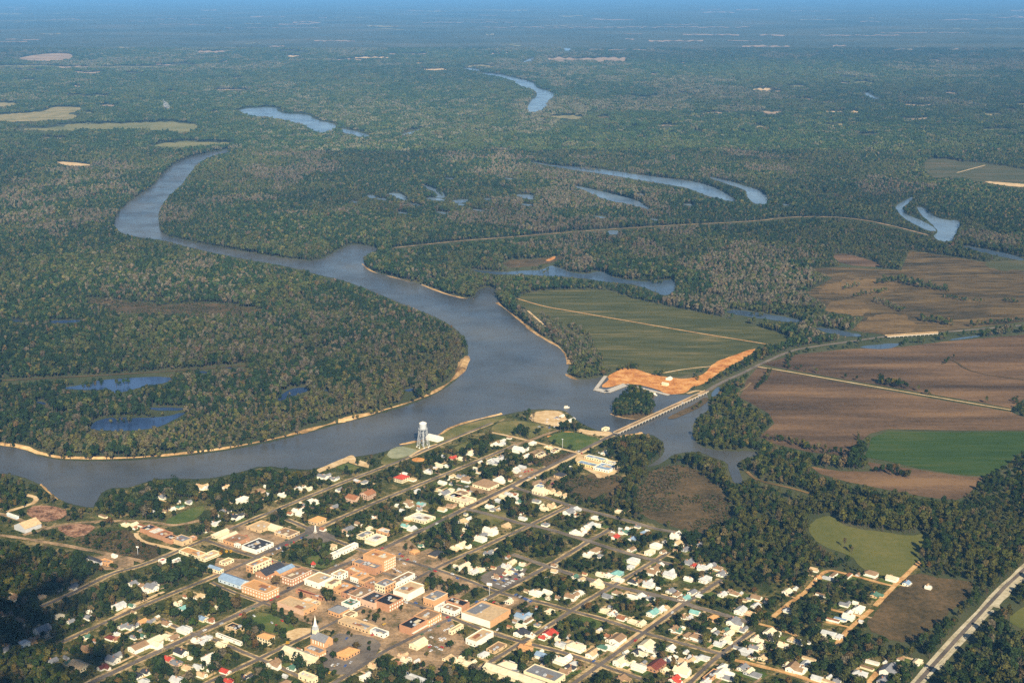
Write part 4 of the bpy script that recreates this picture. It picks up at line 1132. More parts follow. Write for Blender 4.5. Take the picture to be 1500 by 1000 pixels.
S((464, 770), 478, 452, 5, 'tan', 'orange', 'tan building with orange hip roof above the plaza', style='hip', win=(3, 3, 1))
S((638, 818), 650, 627, 3.4, 'tan', 'dark', 'dark roofed pavilion standing on a tan lot', style='hip')
S((684, 740), 698, 647, 4, 'cream', 'cream', 'long cream roofed school wing by the bridge road', win=(2, 8, 1), name='school', cat='school')
S((672, 733), 690, 656, 4, 'cream', 'brown', 'brown striped school wing behind the cream one', win=(2, 5, 1), name='school', cat='school')
S((716, 719), 731, 692, 5, 'cream', 'brown', 'cream hall with big brown roof on a tan lot', style='hip', win=(3, 4, 1), name='hall', cat='hall')
S((622, 768), 638, 596, 4, 'cream', 'white', 'long white motor court beside the bridge road', win=(3, 7, 1), name='motel', cat='motel')
S((796, 727), 806, 779, 4.5, 'cream', 'cream', 'cream striped roof shed by the bridge road', style='gable', win=(2, 4, 1), name='shed', cat='shed')
S((791, 719), 800, 780, 4, 'cream', 'blue', 'cream shed with small blue roof behind the striped one', win=(2, 2, 1), name='shed', cat='shed')
for i, (x, y) in enumerate(((809, 724), (818, 727), (827, 730))):
    S((x, y), x + 5, y and x - 6, 3.5, 'cream', 'tan', ('first', 'second', 'third')[i] + ' of three little cream cottages in a row, counted from the bridge road', style='gable', name='cottage', cat='cottage')
S((823, 702), 830, 811, 4.5, 'tan', 'dark', 'store with dark blue hip roof by the bridge road', style='hip', win=(2, 2, 1), name='store')
S((836, 689), 841, 830, 3.5, 'white', 'white', 'small white office beside the dark blue roofed store', win=(1, 1, 1))
S((884, 678), 890, 856, 4, 'cream', 'blue', 'topmost motel wing with long blue grey roof', win=(1, 8, 1), name='motel', cat='motel')
S((872, 687), 879, 844, 4, 'yellow', 'blue', 'lower left motel wing with yellow walls', win=(1, 8, 1), name='motel', cat='motel')
S((901, 683), 906, 886, 4, 'cream', 'silver', 'short motel wing at the far right of the sandy ground', win=(1, 4, 1), name='motel', cat='motel')
S((891, 693), 904, 869, 4.5, 'white', 'blue', 'motel wing with white walls and bright blue roof', win=(3, 6, 1), name='motel', cat='motel')
S((791, 671), 800, 784, 4, 'cream', 'dark', 'long dark roofed shop row above the motor lot', win=(3, 2, 1))
S((815, 663), 822, 806, 3.5, 'cream', 'dark', 'short dark roofed shop row end nearer the ballfield', win=(2, 2, 1))
S((837, 619), 843, 832, 4, 'white', 'white', 'long white boat shed at the river point', style='gable', name='shed', cat='shed')
S((823, 612), 827, 819, 3, 'white', 'white', 'small white shed in the boat yard', style='gable', name='shed', cat='shed')
S((887, 632), 893, 881, 4, 'cream', 'cream', 'cream bait house by the bridge foot', win=(1, 1, 1))
S((37, 781), 61, 21, 6, 'grey', 'tan', 'tan roofed warehouse with grey walls beside the rail siding', style='gable', name='warehouse', cat='warehouse')
S((24, 761), 28, 10, 4, 'pale blue', 'white', 'blue grey shed by the scrap yard', style='gable', name='shed', cat='shed')
for i, (bx, by, rx, lx, w, r, lb) in enumerate([(216, 783, 231, 205, 'brick', 'dark', 'dark roofed end warehouse of the brick row, nearest the river'), (227, 788, 243, 216, 'brick', 'white', 'warehouse with white striped roof in the brick row'),
                                                (239, 792, 254, 227, 'brick', 'rust', 'rust roofed warehouse in the middle of the brick row'), (251, 797, 263, 239, 'brick', 'black', 'black roofed warehouse in the brick row'),
                                                (267, 800, 282, 251, 'tan', 'grey', 'grey roofed warehouse ending the brick row')]):
    S((bx, by), rx, lx, 6, w, r, lb, name='warehouse', cat='warehouse', win=(2, 0, 1), front=None)
S((283, 792), 289, 277, 4, 'brick', 'white', 'small red and white shop at the end of the brick row')
S((238, 826), 245, 232, 4, 'white', 'red', 'white shop with small red roof on the orange lane')
S((258, 828), 270, 250, 4, 'white', 'white', 'long white shop near the orange lane', win=(3, 0, 1))
S((292, 820), 305, 262, 4, 'cream', 'orange', 'long building with orange roof near the vented store', win=(2, 5, 1))
S((148, 828), 153, 125, 4, 'grey', 'dark', 'lumber shed with long dark blue roof', style='gable', name='shed', cat='shed')
S((158, 830), 166, 146, 5, 'orange', 'orange', 'orange brick mill office in the lumber yard', win=(2, 3, 1), name='office', cat='office')
S((168, 818), 173, 163, 3.5, 'white', 'white', 'small white store shed in the lumber yard', style='gable', name='shed', cat='shed')
S((589, 708), 600, 577, 6, 'cream', 'red', 'cream mansion with red hip roof near the tower street', style='hip', win=(4, 4, 2), name='mansion', cat='house', chimney=True)
S((594, 700), 599, 586, 5, 'white', 'white', 'white wing behind the red roofed mansion', style='hip')
S((539, 733), 551, 527, 7, 'pink', 'pink' if 'pink' in ROOFC else 'rust', 'pink brick mansion with tall gables', style='gable', win=(4, 4, 2), name='mansion', cat='house', chimney=True)
S((520, 738), 530, 506, 6, 'pink', 'rust', 'pink brick coach house beside the gabled mansion', style='gable', win=(3, 3, 1), name='mansion', cat='house')
S((118, 985), 133, 100, 4, 'cream', 'tan', 'long tan roofed schoolhouse in the shaded corner', style='gable', win=(4, 5, 1), name='school', cat='school')
S((961, 986), 976, 946, 4, 'brick', 'maroon', 'long hall with dark red roof among lower houses', style='gable', win=(2, 3, 1), name='hall', cat='hall')
S((1040, 1000), 1056, 1029, 4, 'orange', 'dark', 'orange walled shop with dark roof at the bottom edge', win=(4, 2, 1))
S((641, 648), 650, 624, 4.5, 'white', 'white', 'long white waterworks shed beside the water tower', style='gable', name='shed', cat='shed')
S((746, 886), 752, 738, 3, 'white', 'cream', 'long cream car lot office near the tall sign', style='gable', win=(2, 3, 1), name='office', cat='office')
S((1017, 567), 1023, 1011, 5, 'white', 'white', 'white roofed shed on the clay works', style='gable', name='shed', cat='shed') if False else None
S((981, 558), 985, 975, 4, 'white', 'white', 'white roofed shed on the orange clay works', style='gable', name='shed', cat='shed')
S((977, 566), 980, 969, 4, 'cream', 'cream', 'cream roofed shed near the dock on the clay works', style='gable', name='shed', cat='shed')


# church ------------------------------------------------------------------
def church():
    c, a, b = place((476, 950), 488, 455, 7)
    t = empty('church', (float(c[0]), float(c[1]), 0), GA)
    mb = MB(); gwalls(mb, a, b, 7, 5.0, 1); mb.build('wall', M['w_orange'], t)
    gable(t, a, b, 7, 5.0, M['r_grey'], along=1, over=.5)
    y0 = b / 2 - 1
    mb = MB(); mb.box(-2.4, 2.4, y0 - 3, y0 + 2, 0, 14.5); tw = mb.build('tower', M['w_cream'], t)
    mb = MB(); mb.box(-2.1, 2.1, y0 - 2.7, y0 + 1.7, 14.5, 18); mb.box(-2.6, 2.6, y0 - 3.2, y0 + 2.2, 14.2, 14.6); mb.build('belfry', M['steel'], tw)
    mb = MB(); mb.lathe([(2.2, 18), (1.5, 20.5), (.8, 24.5), (.05, 29.5)], 8, 0, y0 - .5); mb.build('steeple', M['w_white'], tw)
    for k in range(5):
        yy = -b / 2 + b * (k + .5) / 5.5
        mb = MB(); mb.box(-a / 2 - .08, -a / 2 + .1, yy - .7, yy + .7, 1.5, 5.5); mb.build('window', M['trim'], t)
    mb = MB(); mb.box(-1, 1, -b / 2 - .08, -b / 2 + .1, 0, 3); mb.build('door', M['wood'], t)
    occupy(float(c[0]), float(c[1]), a, b, 8)
    X, Y = float(c[0]), float(c[1])
    BUILT.append(dict(o=t, label='brick church with grey roof and tall white steeple', look='brick church with tall white steeple', p=(X, Y), px=(466, 945), cat='church', group=None))


church()
S((468, 964), 478, 446, 6, 'orange', 'grey', 'brick parish house with grey roof between church and cream hall', win=(3, 6, 1), name='hall', cat='hall', band=True)
S((455, 977), 467, 412, 7, 'cream', 'cream', 'big cream church hall with steep cream gable roof', style='gable', win=(3, 7, 1), name='hall', cat='hall')
S((506, 968), 527, 490, 4, 'orange', 'orange', 'low hall with broad orange hip roof in the church parking', style='hip', win=(5, 3, 1), name='hall', cat='hall')


# water tower --------------------------------------------------------------
def water_tower():
    b = g2(620, 654)
    t = empty('water_tower', (b[0], b[1], 0), .2)
    t.scale = (.9, .9, .9)
    mb = MB(); mb.lathe([(.6, 27.2), (4.0, 28.6), (5.6, 30.6), (5.9, 32), (5.9, 39), (6.1, 39.1), (6.1, 39.5)], 24); tk = mb.build('tank', M['steel'], t)
    mb = MB(); mb.lathe([(6.2, 39.5), (5.0, 40.6), (2.8, 41.6), (.4, 42.1), (.35, 42.8)], 24); mb.build('tank_roof', M['w_white'], tk)
    mb = MB()
    for k in range(24):
        a0, a1 = 2 * math.pi * k / 24, 2 * math.pi * (k + 1) / 24
        for z in (31.2, 31.9):
            mb.bar((7.5 * math.cos(a0), 7.5 * math.sin(a0), z), (7.5 * math.cos(a1), 7.5 * math.sin(a1), z), .06, 4)
        mb.bar((7.5 * math.cos(a0), 7.5 * math.sin(a0), 30.3), (7.5 * math.cos(a0), 7.5 * math.sin(a0), 31.9), .05, 4)
    mb.lathe([(6.5, 30.2), (7.7, 30.2), (7.7, 30.4), (6.5, 30.4)], 24)
    mb.build('walkway', M['steel'], tk)
    legs = []
    for k in range(8):
        a = 2 * math.pi * k / 8
        ca, sa = math.cos(a), math.sin(a)
        mb = MB(); mb.bar((10.4 * ca, 10.4 * sa, .8), (6.5 * ca, 6.5 * sa, 31), .24, 8); lg = mb.build('leg', M['steel'], t)
        mb = MB(); mb.box(10.5 * ca - 1.0, 10.5 * ca + 1.0, 10.5 * sa - 1.0, 10.5 * sa + 1.0, 0, 1.2); mb.build('footing', M['w_white'], lg)
    def rad(z):
        return 10.4 + (6.5 - 10.4) * (z - .8) / 30.2
    mb = MB()
    for z0, z1 in ((1, 11), (11, 21), (21, 30)):
        for k in range(8):
            a0, a1 = 2 * math.pi * k / 8, 2 * math.pi * (k + 1) / 8
            P0 = lambda a, z: (rad(z) * math.cos(a), rad(z) * math.sin(a), z)
            mb.bar(P0(a0, z1), P0(a1, z1), .16, 5)
            mb.bar(P0(a0, z0), P0(a1, z1), .08, 4)
            mb.bar(P0(a1, z0), P0(a0, z1), .08, 4)
    mb.build('brace', M['steel'], t)
    mb = MB(); mb.lathe([(1.1, 0), (1.1, 27.6)], 12); mb.build('riser_pipe', M['steel'], t)
    tag(t, 'tall white water tower on eight braced legs by the river', 'water tower')
    fill(NOTREE, pairs('606,615 634,615 634,660 606,660')); fill(NOBASE, pairs('603,640 637,640 637,664 603,664'))
    BUILT.append(dict(o=t, label='tall white water tower on eight braced legs by the river', look='white water tower', p=(b[0], b[1]), px=(620, 650), cat='water tower', group=None))


water_tower()


# bridge ----------------------------------------------------------------------
def frame_between(a, b):
    d = b - a
    return float(np.hypot(*d)), math.atan2(d[1], d[0])


def bridge(p0, p1, w, z, label, npier, rail, pier_h):
    a, b = g2(*p0, z), g2(*p1, z)
    L, ang = frame_between(a, b)
    t = empty('bridge', (a[0], a[1], 0), ang)
    mb = MB(); mb.box(-3, L + 3, -w / 2, w / 2, z - .9, z); mb.build('deck', M['concrete'], t)
    mb = MB(); mb.box(-3, L + 3, -w / 2 + .7, w / 2 - .7, z + .004, z + .06); mb.build('roadway', M['lot'], t)
    for s in (-1, 1):
        mb = MB(); y = s * (w / 2 - .25)
        mb.box(-3, L + 3, y - .2, y + .2, z + .003, z + .25); mb.box(-3, L + 3, y - .15, y + .15, z + .7, z + 1.1)
        n = int(L / 4)
        for k in range(n + 1):
            x = L * k / n
            mb.box(x - .2, x + .2, y - .18, y + .18, z + .25, z + .7)
        mb.build('railing', M['w_tan'], t)
    for k in range(npier):
        x = L * (k + .5) / npier
        mb = MB(); mb.box(x - .5, x + .5, -w / 2 - .2, w / 2 + .2, z - 2.0, z - .95)
        for y in (-w / 2 + .6, 0, w / 2 - .6):
            mb.lathe([(.42, -1), (.42, z - 2)], 8, x, y)
        mb.build('pier', M['concrete'], t)
    tag(t, label, 'bridge')
    x = np.array([p0, p1], float)
    fill(NOTREE, [(p0[0], p0[1] - 4), (p1[0], p1[1] - 4), (p1[0], p1[1] + 5), (p0[0], p0[1] + 5)])
    fill(NOBASE, [(p0[0] - 4, p0[1] - 6), (p1[0] + 3, p1[1] - 6), (p1[0] + 3, p1[1] + 5), (p0[0] - 4, p0[1] + 5)])
    return t


bridge((903, 633), (1034, 573), 8, 3.4, 'long low concrete bridge on many piers joining town and causeway', 30, True, 4)
bridge((1300, 492), (1374, 487), 10, 3.2, 'pale concrete relief bridge on the causeway highway', 12, True, 3)


# docks -------------------------------------------------------------------------
def dock(pts, w, label, slips=0):
    q = [g2(*p, 1.2) for p in pts]
    t = empty('dock', (q[0][0], q[0][1], 0), 0)
    o = q[0]
    mb, pl = MB(), MB()
    for a, b in zip(q[:-1], q[1:]):
        a, b = a - o, b - o
        d = (b - a) / np.linalg.norm(b - a); n = np.array([-d[1], d[0]]) * w / 2
        c = [a - n - d * .5, b - n + d * .5, b + n + d * .5, a + n - d * .5]
        v = [(*p, .8) for p in c] + [(*p, 1.3) for p in c]
        mb.add([tuple(map(float, x)) for x in v], [(3, 2, 1, 0), (4, 5, 6, 7), (0, 1, 5, 4), (1, 2, 6, 5), (2, 3, 7, 6), (3, 0, 4, 7)])
        m = int(np.linalg.norm(b - a) / 9) + 1
        for k in range(m + 1):
            p = a + (b - a) * k / m
            for s in (-1, 1):
                pp = p + n * s * 1.02
                pl.lathe([(.28, -1), (.28, 2.1)], 6, float(pp[0]), float(pp[1]))
    mb.build('deck', M['concrete'], t)
    pl.build('piling', M['wood'], t)
    tag(t, label, 'dock')
    return t


dock([(887, 550.5), (873, 569)], 6, 'white dock arm at the left end of the clay works')
dock([(873, 569.5), (889, 573.5), (917, 562.5)], 13, 'wide white stepped dock in front of the clay works')
dock([(917, 562.5), (979, 578)], 7, 'long straight white dock running along the clay works')


def boat(x, y, L, ang, label, cabin=True):
    p = g2(x, y, .35)
    t = empty('boat', (p[0], p[1], .35), ang)
    w = L * .28
    v, f = [], []
    prof = [(-.5, .8, 0), (-.3, 1, 0), (.2, .95, 0), (.4, .55, .1), (.5, .05, .25)]
    for s, k, dz in prof:
        for yy, zz in ((-.5, 1.1 + dz), (-.36, -.3), (.36, -.3), (.5, 1.1 + dz)):
            v.append((s * L, yy * w * k, zz))
    for i in range(4):
        for k in range(3):
            f.append((i * 4 + k, i * 4 + k + 1, (i + 1) * 4 + k + 1, (i + 1) * 4 + k))
        f.append((i * 4 + 3, i * 4, (i + 1) * 4, (i + 1) * 4 + 3))
    f += [(0, 3, 2, 1), (16, 17, 18, 19)]
    mesh('hull', v, f, M['w_white'], t)
    mb = MB(); mb.box(-.38 * L, .18 * L, -.36 * w, .36 * w, 1.12, 3.0); cb = mb.build('cabin', M['w_white'], t)
    mb = MB(); mb.box(-.41 * L, .22 * L, -.42 * w, .42 * w, 3.0, 3.2); mb.build('cabin_roof', M['r_cream'], cb)
    mb = MB(); mb.box(-.33 * L, .12 * L, -.36 * w - .04, -.36 * w + .1, 1.9, 2.6); mb.build('window', M['glass'], cb)
    tag(t, label, 'boat')


boat(957, 577.5, 18, -.9, 'white houseboat moored off the long straight dock')
boat(945, 576, 7, .3, 'small launch behind the white houseboat')
boat(830, 597, 9, .1, 'white boat anchored off the river point')
boat(900, 600.5, 9, 1.2, 'white boat tied at the left tip of the wooded islet')


# small things ------------------------------------------------------------------
def monument():
    p = g2(462, 780)
    t = empty('monument', (p[0], p[1], 0), GA)
    mb = MB(); mb.box(-2, 2, -2, 2, 0, .8); mb.box(-1.4, 1.4, -1.4, 1.4, .8, 2.2); mb.build('base', M['concrete'], t)
    mb = MB(); mb.add([(-.9, -.9, 2.2), (.9, -.9, 2.2), (.9, .9, 2.2), (-.9, .9, 2.2), (-.5, -.5, 9), (.5, -.5, 9), (.5, .5, 9), (-.5, .5, 9), (0, 0, 10)],
                      [(0, 1, 5, 4), (1, 2, 6, 5), (2, 3, 7, 6), (3, 0, 4, 7), (4, 5, 8), (5, 6, 8), (6, 7, 8), (7, 4, 8)]); mb.build('shaft', M['w_white'], t)
    tag(t, 'white stone monument standing in the asphalt plaza', 'monument')
    fill(NOTREE, pairs('456,770 468,770 468,786 456,786'))


monument()


def kiosk():
    p = g2(459, 829)
    t = empty('gazebo', (p[0], p[1], 0), GA)
    for k in range(6):
        a = k * math.pi / 3
        mb = MB(); mb.lathe([(.15, .3), (.15, 3)], 6, 2.3 * math.cos(a), 2.3 * math.sin(a)); mb.build('post', M['w_white'], t)
    mb = MB(); mb.lathe([(3, 0), (3, .3)], 6); mb.build('floor', M['concrete'], t)
    mb = MB(); mb.lathe([(3.4, 3), (2.4, 4.2), (.1, 6.6)], 6); mb.build('roof', M['r_red'], t)
    tag(t, 'little gazebo with red orange pointed roof in the square', 'gazebo')
    fill(NOTREE, pairs('453,818 466,818 466,834 453,834')); fill(NOBASE, pairs('451,820 468,820 468,836 451,836'))


kiosk()


def tall_sign(x, y, h, w, label, fill_='w_white'):
    p = g2(x, y)
    t = empty('sign', (p[0], p[1], 0), -.3)
    mb = MB(); mb.lathe([(.3, 0), (.3, h)], 8); mb.build('pole', M['steel'], t)
    mb = MB(); mb.box(-w / 2, w / 2, -.3, .3, h, h + w * .5); mb.build('sign_board', M[fill_], t)
    tag(t, label, 'sign')
    fill(NOTREE, [(x - 6, y - 20), (x + 6, y - 20), (x + 6, y), (x - 6, y)])


tall_sign(717, 872, 12, 6, 'tall white pole sign at the filling station lot')
tall_sign(202, 812, 9, 3.2, 'tall cream pole sign at the orange lane')
tall_sign(824, 656, 13, 2.2, 'slim light mast beside the ballfield', 'steel')
tall_sign(683, 886 + 2, 6, 3.5, 'short white pole sign beside the white corner shop')


def smoke():
    p = g2(247, 163)
    t = MB()
    r = random.Random(3)
    v, f = [], []
    for k in range(16):
        s = k / 15
        cx, cz, rad = -22 * s + r.uniform(-6, 6), 4 + 52 * s, 4 + 8 * math.sin(math.pi * min(1, s * 1.1)) * r.uniform(.6, 1.2)
        cy = r.uniform(-8, 8)
        for sub in range(3):
            t.lathe([(rad * .02, cz - rad), (rad * .6, cz - rad * .75), (rad, cz), (rad * .7, cz + rad * .65), (rad * .02, cz + rad)], 9, cx + r.uniform(-.5, .5) * rad, cy + r.uniform(-.5, .5) * rad)
    o = t.build('smoke_plume', M['smoke'], None, (p[0], p[1], 0), True)
    tag(o, 'small white smoke plume rising from the far woods', 'smoke', None, 'stuff')


sm_ = bpy.data.materials.new('white_smoke'); sm_.use_nodes = True
for n_ in list(sm_.node_tree.nodes):
    sm_.node_tree.nodes.remove(n_)
o_, v_ = sm_.node_tree.nodes.new('ShaderNodeOutputMaterial'), sm_.node_tree.nodes.new('ShaderNodeVolumePrincipled')
v_.inputs['Density'].default_value = .05
v_.inputs['Color'].default_value = (.95, .96, .97, 1)
sm_.node_tree.links.new(v_.outputs[0], o_.inputs['Volume'])
M['smoke'] = sm_
smoke()

# ------------------------------------------------------------------ cars
def car_mesh():
    mb = MB()
    prof = [(-2.2, .45), (-2.25, .8), (-1.9, .95), (-1.3, 1.0), (.75, .98), (2.0, .85), (2.2, .6), (2.2, .35), (-2.2, .35)]
    n = len(prof)
    v = [(x, -.88, z) for x, z in prof] + [(x, .88, z) for x, z in prof]
    f = [(i, (i + 1) % n, n + (i + 1) % n, n + i) for i in range(n)] + [tuple(range(n))[::-1], tuple(range(n, 2 * n))]
    mb.add(v, f, 0)
    mb.add([(-1.6, -.8, .98), (.9, -.8, .98), (.9, .8, .98), (-1.6, .8, .98), (-1.2, -.68, 1.42), (.25, -.68, 1.42), (.25, .68, 1.42), (-1.2, .68, 1.42)],
           [(0, 1, 5, 4), (1, 2, 6, 5), (2, 3, 7, 6), (3, 0, 4, 7)], 1)
    mb.add([(-1.25, -.7, 1.425), (.3, -.7, 1.425), (.3, .7, 1.425), (-1.25, .7, 1.425), (-1.2, -.66, 1.47), (.25, -.66, 1.47), (.25, .66, 1.47), (-1.2, .66, 1.47)],
           [(4, 5, 6, 7), (0, 1, 5, 4), (1, 2, 6, 5), (2, 3, 7, 6), (3, 0, 4, 7)], 0)
    for x in (-1.35, 1.35):
        for y in (-.86, .86):
            w = MB(); w.lathe([(.33, -.1), (.33, .1)], 10)
            mb.add([(x + a, y + c, .33 + b) for a, b, c in w.v], w.f, 2)
    me = bpy.data.meshes.new('car')
    me.from_pydata(mb.v, [], mb.f)
    for k in ('c_white', 'glass', 'black'):
        me.materials.append(M[k])
    me.polygons.foreach_set('material_index', mb.m)
    return me


CARME = car_mesh()
CARS = []


def car(x, y, ang, col, where, z=.5):
    p = g2(x, y, z)
    o = bpy.data.objects.new('parked_car', CARME)
    COL.objects.link(o)
    o.location = (p[0], p[1], z)
    o.rotation_euler = (0, 0, ang)
    o.material_slots[0].link = 'OBJECT'
    o.material_slots[0].material = M['c_' + col]
    CARS.append((o, col, where, (x, y)))
    fill(NOTREE, [(x - 2, y - 2), (x + 2, y - 2), (x + 2, y + 1), (x - 2, y + 1)])


cc = list(k[2:] for k in M if k.startswith('c_'))
rc = random.Random(5)
for row, (x0, y0, x1, y1, n) in enumerate([(716, 855, 752, 834, 9), (724, 858, 760, 838, 9), (733, 861, 764, 843, 8), (728, 831, 748, 828, 4)]):
    for k in range(n):
        if rc.random() < .8:
            s = (k + rc.uniform(-.1, .1)) / (n - 1)
            car(x0 + (x1 - x0) * s, y0 + (y1 - y0) * s, GA + math.pi / 2 + rc.uniform(-.2, .2), rc.choice(['white', 'white', 'blue', 'silver', 'red', 'black', 'tan', 'white']), 'in the big car lot', .4)
for k in range(8):
    car(756 + 3.1 * k, 871 + 1.4 * k, GA + rc.uniform(-.1, .1), rc.choice(['blue', 'blue', 'silver', 'black']), 'in the line by the tan filling station lot', .4)
for k, (x, y, col) in enumerate([(405, 804, 'white'), (410, 802, 'white'), (421, 803, 'black'), (399, 811, 'silver'), (414, 808, 'white'), (430, 794, 'red'), (441, 788, 'blue'), (424, 799, 'tan')]):
    car(x, y, GA + math.pi / 3, col, 'on the wide street above the square', .6)
for x, y, col in [(413, 909, 'red'), (418, 906, 'red'), (405, 916, 'red'), (398, 912, 'silver'), (372, 902, 'white')]:
    car(x, y, GA + 1.2, col, 'on the green block behind the pink fronted hall', .4)
for x, y, col in [(487, 974, 'white'), (491, 975, 'tan'), (495, 973, 'silver'), (478, 955, 'black'), (483, 985, 'yellow'), (508, 935, 'blue'), (506, 975, 'blue'), (514, 970, 'silver')]:
    car(x, y, GA + .3, col, 'in the church parking', .4)
for x, y, col in [(577, 833, 'white'), (582, 836, 'white'), (586, 838, 'silver'), (584, 831, 'tan'), (578, 838, 'black'), (592, 826, 'white')]:
    car(x, y, GA + 1.5, col, 'beside the tall hotel', .4)
for x, y, col in [(652, 923, 'white'), (657, 921, 'white'), (662, 917, 'silver'), (729, 922, 'white'), (734, 890, 'orange'), (563, 914, 'yellow'), (711, 878, 'white'), (683, 893, 'white')]:
    car(x, y, GA + .1, col, 'near the big grocery store', .6)
for x, y, col in [(848, 661, 'white'), (700, 737, 'black'), (640, 767, 'white'), (560, 803, 'red'), (1000, 590, 'white'), (1024, 579, 'white'), (300, 923, 'white'), (240, 951, 'tan')]:
    car(x, y, GA, col, 'driving on the main street to the bridge', .62 if x < 900 else 4.7)
for x, y, col in [(756, 690, 'red'), (779, 688, 'red'), (774, 690, 'red'), (784, 700, 'white'), (795, 662, 'blue'), (852, 664, 'red'), (877, 663, 'white')]:
    car(x, y, GA + .8, col, 'in the yards by the bridge road', .45)
for x, y, col in [(1020, 872, 'silver'), (1024, 868, 'white'), (985, 897, 'white'), (931, 938, 'red'), (1060, 952, 'black'), (870, 968, 'blue'), (800, 919, 'white'), (690, 893, 'blue')]:
    car(x, y, GA + .05, col, 'along a residential street', .62)

# kerbside cars in the shopping streets
STREETS = [('main street', '472,838 530,817 600,785', 10, 5), ('main street', '300,922 394,878 472,838', 8, 5), ('steeple street', '476,918 548,879 626,838', 14, 4.6), ('cross street', '374,815 472,838 556,867 660,903', 16, 4.6),
           ('hotel cross street', '530,806 600,822 700,855', 10, 4.6), ('grocery street', '600,935 674,898 728,868', 10, 5), ('square street', '390,808 464,774', 8, 7)]
for nm, pts, n, off in STREETS:
    w = polyline(pairs(pts), .6)
    for k in range(n):
        i = rc.randrange(1, len(w) - 1)
        sd_ = rc.choice((-1, 1))
        q = offset(w, sd_ * (off - 1.6))[i] + (w[i + 1] - w[i]) * rc.uniform(-.5, .5)
        d = w[i + 1] - w[i]
        X, Y = PX(q[0], q[1], .6)
        car(float(X), float(Y), math.atan2(d[1], d[0]) + rc.uniform(-.06, .06), rc.choice(['white', 'white', 'silver', 'blue', 'tan', 'red', 'black', 'green']), 'at the kerb of the ' + nm, .6)
for cx, cy, n in [(640, 950, 7), (585, 815, 6), (430, 776, 5), (735, 880, 5), (520, 905, 5), (545, 925, 4), (690, 716, 4), (350, 790, 4), (645, 935, 4), (770, 695, 5), (800, 712, 5), (870, 681, 6), (805, 622, 7), (815, 616, 5)]:
    for k in range(n):
        car(cx + rc.uniform(-16, 16), cy + rc.uniform(-5, 5), GA + rc.choice((0, 1.57)) + rc.uniform(-.2, .2), rc.choice(['white', 'white', 'white', 'silver', 'blue', 'tan', 'red', 'black']), 'on a town lot', .45)
# ------------------------------------------------------------------ trees
def crown_geo(seed, w, h, z0, n, leaf, lump=7, upright=False):
    """leaf clumps spread over several lobes filling an ellipsoid w x w x h above z0"""
    r = np.random.default_rng(seed)
    cz = z0 + h / 2
    V, F = [], []
    lobes = []
    for k in range(lump):
        a = r.uniform(0, 2 * math.pi)
        rr = math.sqrt(r.uniform(0, 1)) * .58
        zz = r.uniform(-.62, .72) if not upright else r.uniform(-.8, .8)
        sh = math.sqrt(max(.08, 1 - zz * zz))
        lobes.append((rr * math.cos(a) * w / 2 * sh, rr * math.sin(a) * w / 2 * sh, cz + zz * h / 2 * .75, r.uniform(.34, .56)))
    per = n // lump
    for cx, cy, c_z, s in lobes:
        d = r.normal(size=(per, 3))
        d /= np.linalg.norm(d, axis=1)[:, None]
        d[:, 2] = np.where(d[:, 2] < -.35, -d[:, 2], d[:, 2])
        rad = r.uniform(.72, 1.05, per)[:, None]
        P = np.array([cx, cy, c_z]) + d * rad * np.array([w / 2 * s * 1.25, w / 2 * s * 1.25, h / 2 * s * 1.2])
        for p, nn in zip(P, d):
            nn = nn + r.normal(0, .35, 3)
            nn /= np.linalg.norm(nn)
            u = np.cross(nn, r.normal(size=3)); u /= np.linalg.norm(u)
            v_ = np.cross(nn, u)
            l = leaf * r.uniform(.6, 1.25)
            o = len(V)
            V += [p - u * l - v_ * l * .3, p + u * l * .2 - v_ * l * .9, p + u * l + v_ * l * .25, p - u * l * .15 + v_ * l * .95]
            F.append((o, o + 1, o + 2, o + 3))
    return [tuple(x) for x in V], F


def trunk_geo(mb, h, r0, lean=(0, 0), limbs=3, seed=0, spread=2.0):
    rr = random.Random(seed)
    n = 6
    pr = [(r0 * 1.5, 0), (r0, h * .12), (r0 * .8, h * .55), (r0 * .35, h)]
    mb.lathe(pr, n)
    for k in range(limbs):
        a = rr.uniform(0, 6.28)
        z = h * rr.uniform(.45, .75)
        mb.bar((0, 0, z), (spread * math.cos(a), spread * math.sin(a), z + h * rr.uniform(.25, .4)), r0 * .38, 5)


def leaf_mat(name, color=None):
    m, nt, b = nodes(name)
    L = nt.links.new
    if color is None:
        at = N(nt, 'ShaderNodeAttribute', attribute_type='INSTANCER', attribute_name='tint')
        src = at.outputs['Color']
    else:
        rgb = N(nt, 'ShaderNodeRGB')
        rgb.outputs[0].default_value = (*color, 1)
        src = rgb.outputs[0]
    tc = N(nt, 'ShaderNodeTexCoord')
    nz = N(nt, 'ShaderNodeTexNoise', Scale=.45, Detail=3, Roughness=.6)
    L(tc.outputs['Object'], nz.inputs['Vector'])
    mr = N(nt, 'ShaderNodeMapRange')
    mr.inputs[1].default_value, mr.inputs[2].default_value = .3, .7
    mr.inputs[3].default_value, mr.inputs[4].default_value = .62, 1.42
    L(nz.outputs['Fac'], mr.inputs[0])
    mx = N(nt, 'ShaderNodeVectorMath', operation='SCALE')
    L(src, mx.inputs[0])
    L(mr.outputs[0], mx.inputs['Scale'])
    L(mx.outputs[0], b.inputs['Base Color'])
    b.inputs['Roughness'].default_value = .85
    b.inputs['Specular IOR Level'].default_value = .08
    return m


